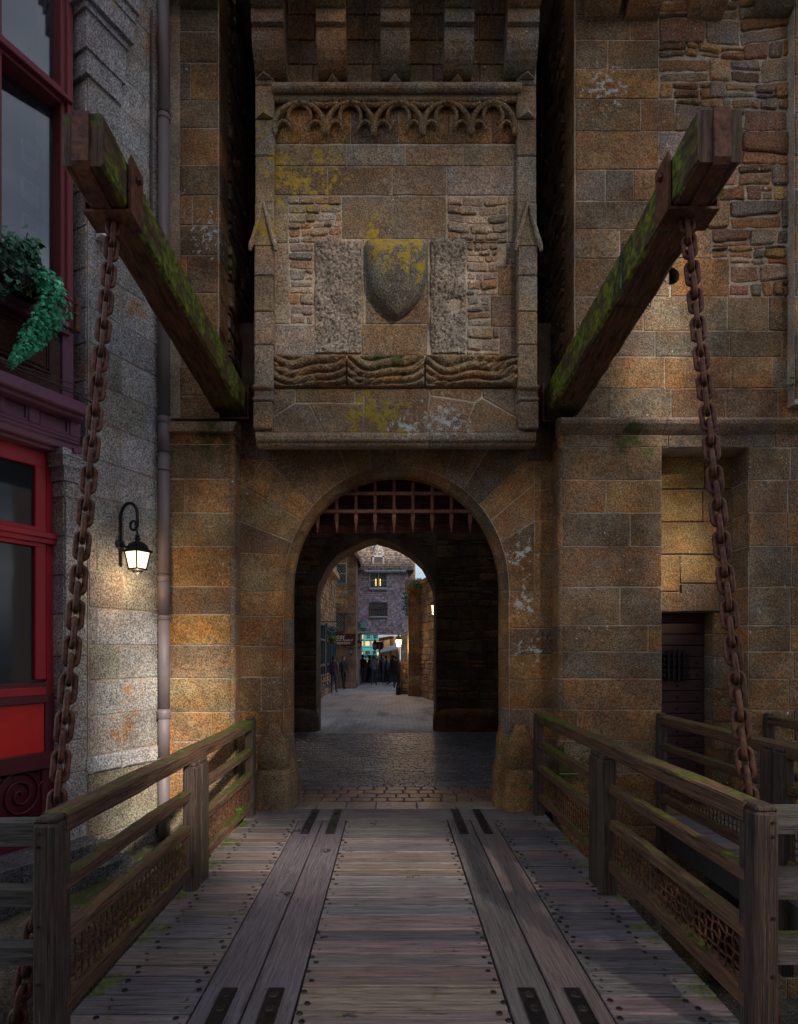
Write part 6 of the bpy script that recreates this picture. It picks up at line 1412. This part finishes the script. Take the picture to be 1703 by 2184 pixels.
f = FY(25.5); lwl = thing('low_wall', (.6, 25.5, 0), 'low dark rubble wall running between the street lamp and the stone pier', 'wall'); mb = MB(); x0, x1 = f(1110,0)[0], f(1230,0)[0]; rubble(mb, front(25.5), x0, x1, 0, 1.35, PD+PS[:1], .14, .26, h=.04); mb.box(x0, x1, 25.5, 26, 0, 1.35, 1, (.12,.1,.08)); mb.box(x0, x0+.1, 25.4, 25.5, 0, 1.4, 0, (.1,.08,.07)); mb.build('wall', [M['street_stone'], M['mortar']], lwl)
# wall behind under the overhang and beyond
f = FY(33.); fw = thing('retaining_wall', (-.5, 35.6, 0), 'dark stone retaining wall at the far end of the street, behind the crowd', 'wall'); mb = MB(); mb.box(-4, 3, 35.6, 36.2, 0, 1.15, 1, (.06,.055,.07)); rubble(mb, front(35.6), -4, 3, 0, 1.15, [(.05,.05,.07),(.04,.04,.055),(.07,.06,.07)], .2, .4, h=.05); mb.build('wall', [M['street_stone'], M['mortar']], fw)
mb = MB(); zc = FY(31.5)(0,1218)[1]; mb.box(-3.2,-1.85,31.4,33.4,0,zc,0,rc(PS)); mb.build('side_wall', [M['street_stone'], M['mortar']], hC); mb = MB(); mb.box(.48,1.4,31.4,33.4,0,zc,0,rc(PS)); mb.build('side_wall', [M['street_stone'], M['mortar']], hC)
# plants on the pier and down the wall
def plant(name, c, n, r_, drop, label, cat, size=(.06,.12), mat=None):
    mb = MB()
    for k in range(n):
        d = Vector((random.gauss(0,1), random.gauss(0,.7), random.gauss(0,1)*.8)); p = Vector(c)+d*r_*.5; p.z -= random.random()*drop; leaf(mb, p, d+Vector((0,-1,.5)), random.uniform(*size), (random.uniform(.6,1.4),)*3)
    return tag(mb.build(name, mat or M['fern']), label, cat)
f = FY(24.2); c = f(1325,670); plant('fern', (c[0],24.0,c[1]), 160, .35, .0, 'bright green fern growing on top of the stone pier', 'plant'); c = f(1185,740); plant('creeper', (c[0]-.05,24.0,c[1]), 130, .14, .95, 'dark creeper hanging down the street side of the stone pier', 'plant', (.05,.09), M['ivyd'])
plant('fern', (-.95,6.36,.28), 0, .0, 0, '', '') if 0 else None
def weed(c, n, s_, label):
    mb = MB()
    for k in range(n): d = Vector((random.gauss(0,1), random.gauss(0,1), abs(random.gauss(0,1)))); leaf(mb, Vector(c)+d*s_*.45, d+Vector((0,-.5,.5)), random.uniform(.025,.045), (random.uniform(.7,1.6),)*3)
    tag(mb.build('weed', M['fern']), label, 'plant')
weed((xu(1133,6.7),6.68,.28), 16, .05, 'small bright green weed at the foot of the right jamb'); weed((-1.50,5.9,.20), 14, .05, 'tiny bright green weed on the bottom rail of the left railing')
weed((xu(1697,6.5),6.5,zv(820,6.5)), 30, .12, 'tuft of grass growing out of the wall at the right edge')

# lamps of the street
M['lampglass2'] = glow('street_lamp_glass', (1.,.66,.38), 1.5)
def plamp(name, c, s_, label, w_):
    t = thing(name, c, label, 'lantern'); return t
c = (fr1.p(L1-1.2, 3.25, .42)); t = thing('wall_lantern', fr1.p(L1-1.2, 3.5, 0), 'lit lantern with a dark blue cap, high on the rubble wall of the street', 'lantern')
cc3 = Vector((xu(927,20.5), 20.5, EYE-(1291-HV)*20.5/F0)); t.location = cc3+Vector((.5,0,.25)); lantern_head(t, cc3, 1.45, M['slate_blue'], M['lampglass2'])
mb = MB(); mb.tube([cc3+Vector((0,0,.26)), cc3+Vector((.15,0,.4)), cc3+Vector((.75,.2,.35))], .025, 6); mb.build('arm', M['iron'], t)
l2 = bpy.data.lights.new('street_lantern_bulb', 'POINT'); l2.energy = 40; l2.color = (1,.62,.34); l2.shadow_soft_size = .08; o = bpy.data.objects.new('street_lantern_bulb', l2); COL.objects.link(o); o.location = cc3+Vector((-.05,-.1,-.42))
Yq = 25.; cq = Vector((xu(850.5,Yq), Yq, EYE-(1364.5-HV)*Yq/F0)); t = thing('street_lamp', (cq.x,Yq,0), 'lit street lamp on a dark post in front of the boarded shop', 'street lamp'); lantern_head(t, cq, 1.45, M['slate_blue'], M['lampglass2'])
mb = MB(); mb.lathe((cq.x,Yq,0), [(.11,0),(.11,.3),(.07,.4),(.055,1.2),(.05,cq.z-.3)], 12); mb.build('post', M['iron'], t)
l3 = bpy.data.lights.new('street_lamp_bulb', 'POINT'); l3.energy = 45; l3.color = (1,.62,.34); l3.shadow_soft_size = .1; o = bpy.data.objects.new('street_lamp_bulb', l3); COL.objects.link(o); o.location = cq+Vector((.02,-.28,-.25))
M['unlit'] = plain('unlit_glass', (.2,.22,.24), .3)
for px, py, Y_, s_, lab in ((547,1395,29.2,1.2,'unlit lantern under the hotel sign'),(638,1318,30.8,1.3,'unlit dark lantern between the hotel sign and the teal framed house'),(818,1335,32.5,1.5,'unlit copper-coloured lantern left of the small red sign')):
    f = FY(Y_); c = f(px, py); t = thing('unlit_lantern', (c[0],Y_+.3,c[1]), lab, 'lantern'); lantern_head(t, Vector((c[0],Y_,c[1])), s_, M['iron'] if px != 818 else M['iron_r'], M['unlit']); mb = MB(); mb.tube([(c[0],Y_,c[1]+.2*s_),(c[0],Y_+.1,c[1]+.3*s_),(c[0]-.02,Y_+.4,c[1]+.3*s_)], .02, 5); mb.build('arm', M['iron'], t)
# bracket sign and hanging basket on the left house
f = FY(22.5); t = thing('bracket_sign', (XA,22.5,f(0,1080)[1]), 'wrought-iron bracket sign projecting from the rubble house', 'sign'); mb = MB(); a, b = f(155,1078), f(392,1078)
mb.tube([(XA,22.5,a[1]),(b[0],22.5,b[1])], .014, 6); mb.tube([(XA,22.5,a[1]-.7),(f(200,0)[0],22.5,a[1]-.25),(f(290,0)[0],22.5,a[1]-.03)], .012, 6)
mb.build('bracket', M['iron'], t); mb = MB()
c = f(335,1140)
for k in range(14): a_ = k*.45; rr = .11+.008*k; mb.tube([(c[0]+rr*math.cos(a_+q*.3)*(1+.3*math.sin(k)),22.5,c[1]+rr*math.sin(a_+q*.3)) for q in range(4)], .008, 4)
mb.build('scrollwork', M['greyframe'], t)
c = f(325,1275); t = thing('hanging_basket', (c[0],22.5,c[1]-.2), 'small hanging basket of green leaves below the iron bracket sign', 'hanging basket'); mb = MB(); mb.lathe((c[0],22.5,c[1]-.18), [(.02,0),(.09,.06),(.13,.16)], 12); mb.build('basket', plain('wicker', (.1,.06,.03)), t); mb = MB()
for k in range(120): d = Vector((random.gauss(0,1),random.gauss(0,1),random.gauss(0,.5))); leaf(mb, Vector((c[0],22.5,c[1]))+d*.09, d, random.uniform(.04,.08), (random.uniform(.6,1.5),)*3)
mb.build('foliage', M['fern'], t); mb = MB()
for s_ in (-1,1): mb.tube([(c[0]+s_*.12,22.5,c[1]),(c[0],22.5,c[1]+.35)], .005, 4)
mb.build('chain', M['iron'], t)
# flower boxes at the far end
for i, (px, py, w_, lab) in enumerate(((650,1545,.75,'planter of orange flowers at the far end of the street, left one'),(825,1550,.3,'planter of orange flowers at the far end of the street, right one'))):
    f = FY(35.5); c = f(px, py); t = thing('flower_planter', (c[0],35.5,c[1]-.3), lab, 'planter'); mb = MB(); mb.box(c[0]-w_,c[0]+w_,35.3,35.58,c[1]-.35,c[1]-.1,bev=.02); mb.build('box', M['wood_frame'], t); mb = MB()
    for k in range(150): leaf(mb, Vector((c[0]+random.uniform(-w_,w_),35.4+random.uniform(-.15,.15),c[1]+random.gauss(0,.09))), (random.gauss(0,1),-1,1), random.uniform(.06,.12), (1,1,1))
    mb.build('flowers', plain('orange_flowers', (.62,.13,.02)), t)
    mb = MB()
    for k in range(150): leaf(mb, Vector((c[0]+random.uniform(-w_*1.2,w_*1.2),35.42+random.uniform(-.15,.15),c[1]+.25+random.gauss(0,.12))), (random.gauss(0,1),-1,1), random.uniform(.06,.14), (.5,.5,.5))
    mb.build('leaves', M['ivyd'], t)

# ---------------- people at the far end of the street ----------------
M['skin'] = plain('skin', (.26,.15,.11), .6, 0, .1); M['hair'] = plain('hair', (.03,.02,.015), .7)
def person(x, Y, h, rot, top, leg, label, stride=.12, arm=.1, carry=False):
    s_ = h/1.75; V = []; E = []; Rr = []
    def a(p, r, par=None):
        V.append(Vector(p)*s_); Rr.append(r*s_); 
        if par is not None: E.append((par, len(V)-1))
        return len(V)-1
    pel = a((0,0,.95), .15); wst = a((0,0,1.1), .13, pel); ch = a((0,0,1.32), .16, wst); nk = a((0,.0,1.48), .06, ch); hd0 = a((0,-.015,1.56), .08, nk); hd = a((0,-.02,1.66), .09, hd0); ht = a((0,-.01,1.72), .06, hd)
    for sd in (-1, 1):
        hp = a((sd*.085,0,.88), .105, pel); kn = a((sd*.085,sd*stride*.5-.03,.5), .075, hp); an = a((sd*.09,sd*stride,.09), .05, kn); a((sd*.115,sd*stride-.15,.04), .038, an)
        sh = a((sd*.165,0,1.40), .07, ch); el = a((sd*.205,.03-sd*arm*.2,1.13), .052, sh); wr = a((sd*.19,-.08-sd*arm,.90), .036, el); a((sd*.18,-.12-sd*arm,.82), .036, wr)
    me = bpy.data.meshes.new('tmp'); me.from_pydata(V, E, []); o = bpy.data.objects.new('tmp', me); COL.objects.link(o); m_ = o.modifiers.new('s', 'SKIN'); o.modifiers.new('u', 'SUBSURF').levels = 2
    for i, sv in enumerate(me.skin_vertices[0].data): sv.radius = (Rr[i], Rr[i]*.8); sv.use_root = i == 0
    bpy.context.view_layer.update(); m2 = bpy.data.meshes.new_from_object(o.evaluated_get(bpy.context.evaluated_depsgraph_get())); bpy.data.objects.remove(o)
    q = bpy.data.objects.new('body', m2); COL.objects.link(q); m2.materials.clear()
    for mm in (M['skin'], top, leg, M['iron']): m2.materials.append(mm)
    for p in m2.polygons:
        z = p.center.z/s_; p.use_smooth = True; p.material_index = 0 if (z > 1.5 or (z < .90 and abs(p.center.x) > .2*s_)) else 3 if z < .08 else 2 if z < .97 else 1
    t = thing('person', (x,Y,0), label, 'person'); t.rotation_euler = (0,0,rot); q.parent = t
    mb = MB(); mb.lathe((0,0,0), [(.07,-.10),(.088,-.05),(.094,.0),(.09,.045),(.066,.08),(.02,.094)], 14); ho = bpy.data.meshes.new('hair')
    for p in mb.v: p.y += .022
    o2 = mb.build('hair', M['hair'], None, True); o2.parent = t; L0 = Vector(o2.location); o2.location = Vector((0,.0,1.665*s_))+L0*s_; o2.scale = (s_,s_,s_)
    return t
T = {k: plain(k, c, .8) for k, c in dict(navy_cloth=(.02,.025,.06), black_cloth=(.012,.012,.015), purple_cloth=(.06,.04,.10), grey_cloth=(.09,.10,.13), denim=(.03,.05,.10), teal_cloth=(.02,.06,.09), brown_cloth=(.06,.04,.03), pale_cloth=(.25,.25,.3)).items()}
crowd = [(-2.5,26.2,1.60,2.9,'purple_cloth','denim','person in a purple jacket walking beside the dark blue shop windows'),
 (-2.3,29.0,1.58,.6,'black_cloth','black_cloth','person in black below the hotel sign, nearest the rubble house'),
 (-1.85,30.2,1.60,4.4,'navy_cloth','black_cloth','person in a navy coat under the right end of the hotel sign'),
 (-1.6,33.5,1.62,3.3,'black_cloth','denim','person in a black jacket and jeans walking away, left of the street centre'),
 (-1.25,34.5,1.6,2.1,'teal_cloth','black_cloth','person in a teal jacket left of the street centre'),
 (-.95,32.0,1.56,3.0,'grey_cloth','navy_cloth','person in a grey jacket in front of the teal framed house'),
 (-.55,34.6,1.6,.8,'navy_cloth','navy_cloth','person all in navy in the middle of the street'),
 (-.3,34.2,1.58,1.6,'denim','black_cloth','person in a blue top and dark trousers right of the street centre'),
 (.02,33.0,1.6,5.2,'black_cloth','denim','person in a black top and jeans left of the boarded shop'),
 (.2,29.6,1.58,2.6,'black_cloth','black_cloth','person in dark clothes next to the street lamp')]
for i, (x, Y, h, rt, a_, b_, lab) in enumerate(crowd): person(x, Y, h, rt, T[a_], T[b_], lab, stride=.08+.05*(i%3), arm=.05+.05*(i%2))
# slow coils of wire in the bore of the right wall
mb = MB(); hx, hz, hr = HOLE
for k in range(6): mb.tube([(hx-.03+.025*math.sin(j*1.3+k), YU+.02+.01*k, hz-.07+.02*j+.01*math.cos(k)) for j in range(6)], .003, 4)
tag(mb.build('wire', plain('blue_wire', (.03,.05,.07))), 'tangle of thin dark wires in the round hole of the right wall', 'wire')
mb = MB(); n = 20; c = [(hx+hr*math.cos(2*math.pi*k/n), hz+hr*math.sin(2*math.pi*k/n)) for k in range(n)]
mb.add([(x,YU-.015,z) for x,z in c]+[(x,YU+.5,z) for x,z in c], [(k,n+k,n+(k+1)%n,(k+1)%n) for k in range(n)]+[tuple(range(n,2*n))], 0, (.1,.08,.06)); mb.build('bore', [M['gate'], M['mortar']], gate)

# ---------------- unseen screen added behind the camera: it blocks sun, openings aim the light patches ----------------
screen = thing('sun_screen', (0,-6,0), 'tall unseen screen of brown granite added behind the camera to shape the sunlight', 'gate')
Yo = -9.; sx, sy, sz = _d.x/-_d.y, 1, _d.z/-_d.y      # run of a sun ray per metre towards the back
def screen_at(x, y, z): t = (y-Yo); return (x+sx*t, z+sz*t)
def hole(x, y, z, hw, hh): a, b = screen_at(x, y, z); return (a-hw, a+hw, b-hh, b+hh)
holes = [hole(-2.12,6.2,.8,.66,1.3), hole(-.3,5.3,.0,1.1,.42), hole(2.95,6.65,5.0,.20,1.2), hole(3.15,6.9,2.8,.30,.5)]
slatted = [(hole(-.05,6.4,5.75,1.45,1.15), .30), (hole(.0,6.8,2.5,2.7,1.15), .15), (hole(3.3,6.6,6.3,1.5,1.3), .14), (hole(.05,4.3,.0,1.25,1.05), .30)]  # slatted openings pass only part of the sun to each patch
al_ = holes+[l[0] for l in slatted]
xsg = sorted({-9., 16.} | {h[0] for h in al_} | {h[1] for h in al_}); zsg = sorted({0., 18.6} | {h[2] for h in al_} | {h[3] for h in al_})
mb = MB(); mb2 = MB()
inn = lambda h, x, z: h[0] < x < h[1] and h[2] < z < h[3]
for i in range(len(xsg)-1):
    for j in range(len(zsg)-1):
        cx, cz = (xsg[i]+xsg[i+1])/2, (zsg[j]+zsg[j+1])/2
        if any(inn(h, cx, cz) for h in holes): continue
        fr_ = max([l[1] for l in slatted if inn(l[0], cx, cz)]+[0])
        if fr_ == 0: mb.box(xsg[i], xsg[i+1], Yo-.15, Yo, zsg[j], zsg[j+1], 0, (.22,.16,.10)); continue
        pt = .15; z = math.floor(zsg[j]/pt)*pt
        while z < zsg[j+1]:
            a, b = max(z, zsg[j]), min(z+pt*(1-fr_), zsg[j+1]); z += pt
            if b > a: mb2.box(xsg[i], xsg[i+1], Yo-.04, Yo-.02, a, b, 0, (1,1,1))
mb2.build('sun_slats', M['dark_gap'], screen)
mb.build('wall', M['gate'], screen)

for o in S.objects:
    if o.parent is None and 'category' in o:
        n = o.name.split('.')[0]
        g = {'lifting_beam': 'lifting beams of the drawbridge', 'chain': 'chains of the drawbridge', 'railing': 'timber railings of the two bridges', 'quay_railing': 'quay railings beside the near posts', 'framed_document': 'framed documents behind the upper window', 'person': 'people at the far end of the street', 'cable': 'cables on the left building', 'unlit_lantern': 'unlit lanterns in the street', 'flower_planter': 'flower planters at the end of the street', 'weed': 'small weeds in the masonry'}.get(n)
        if g: o['group'] = g
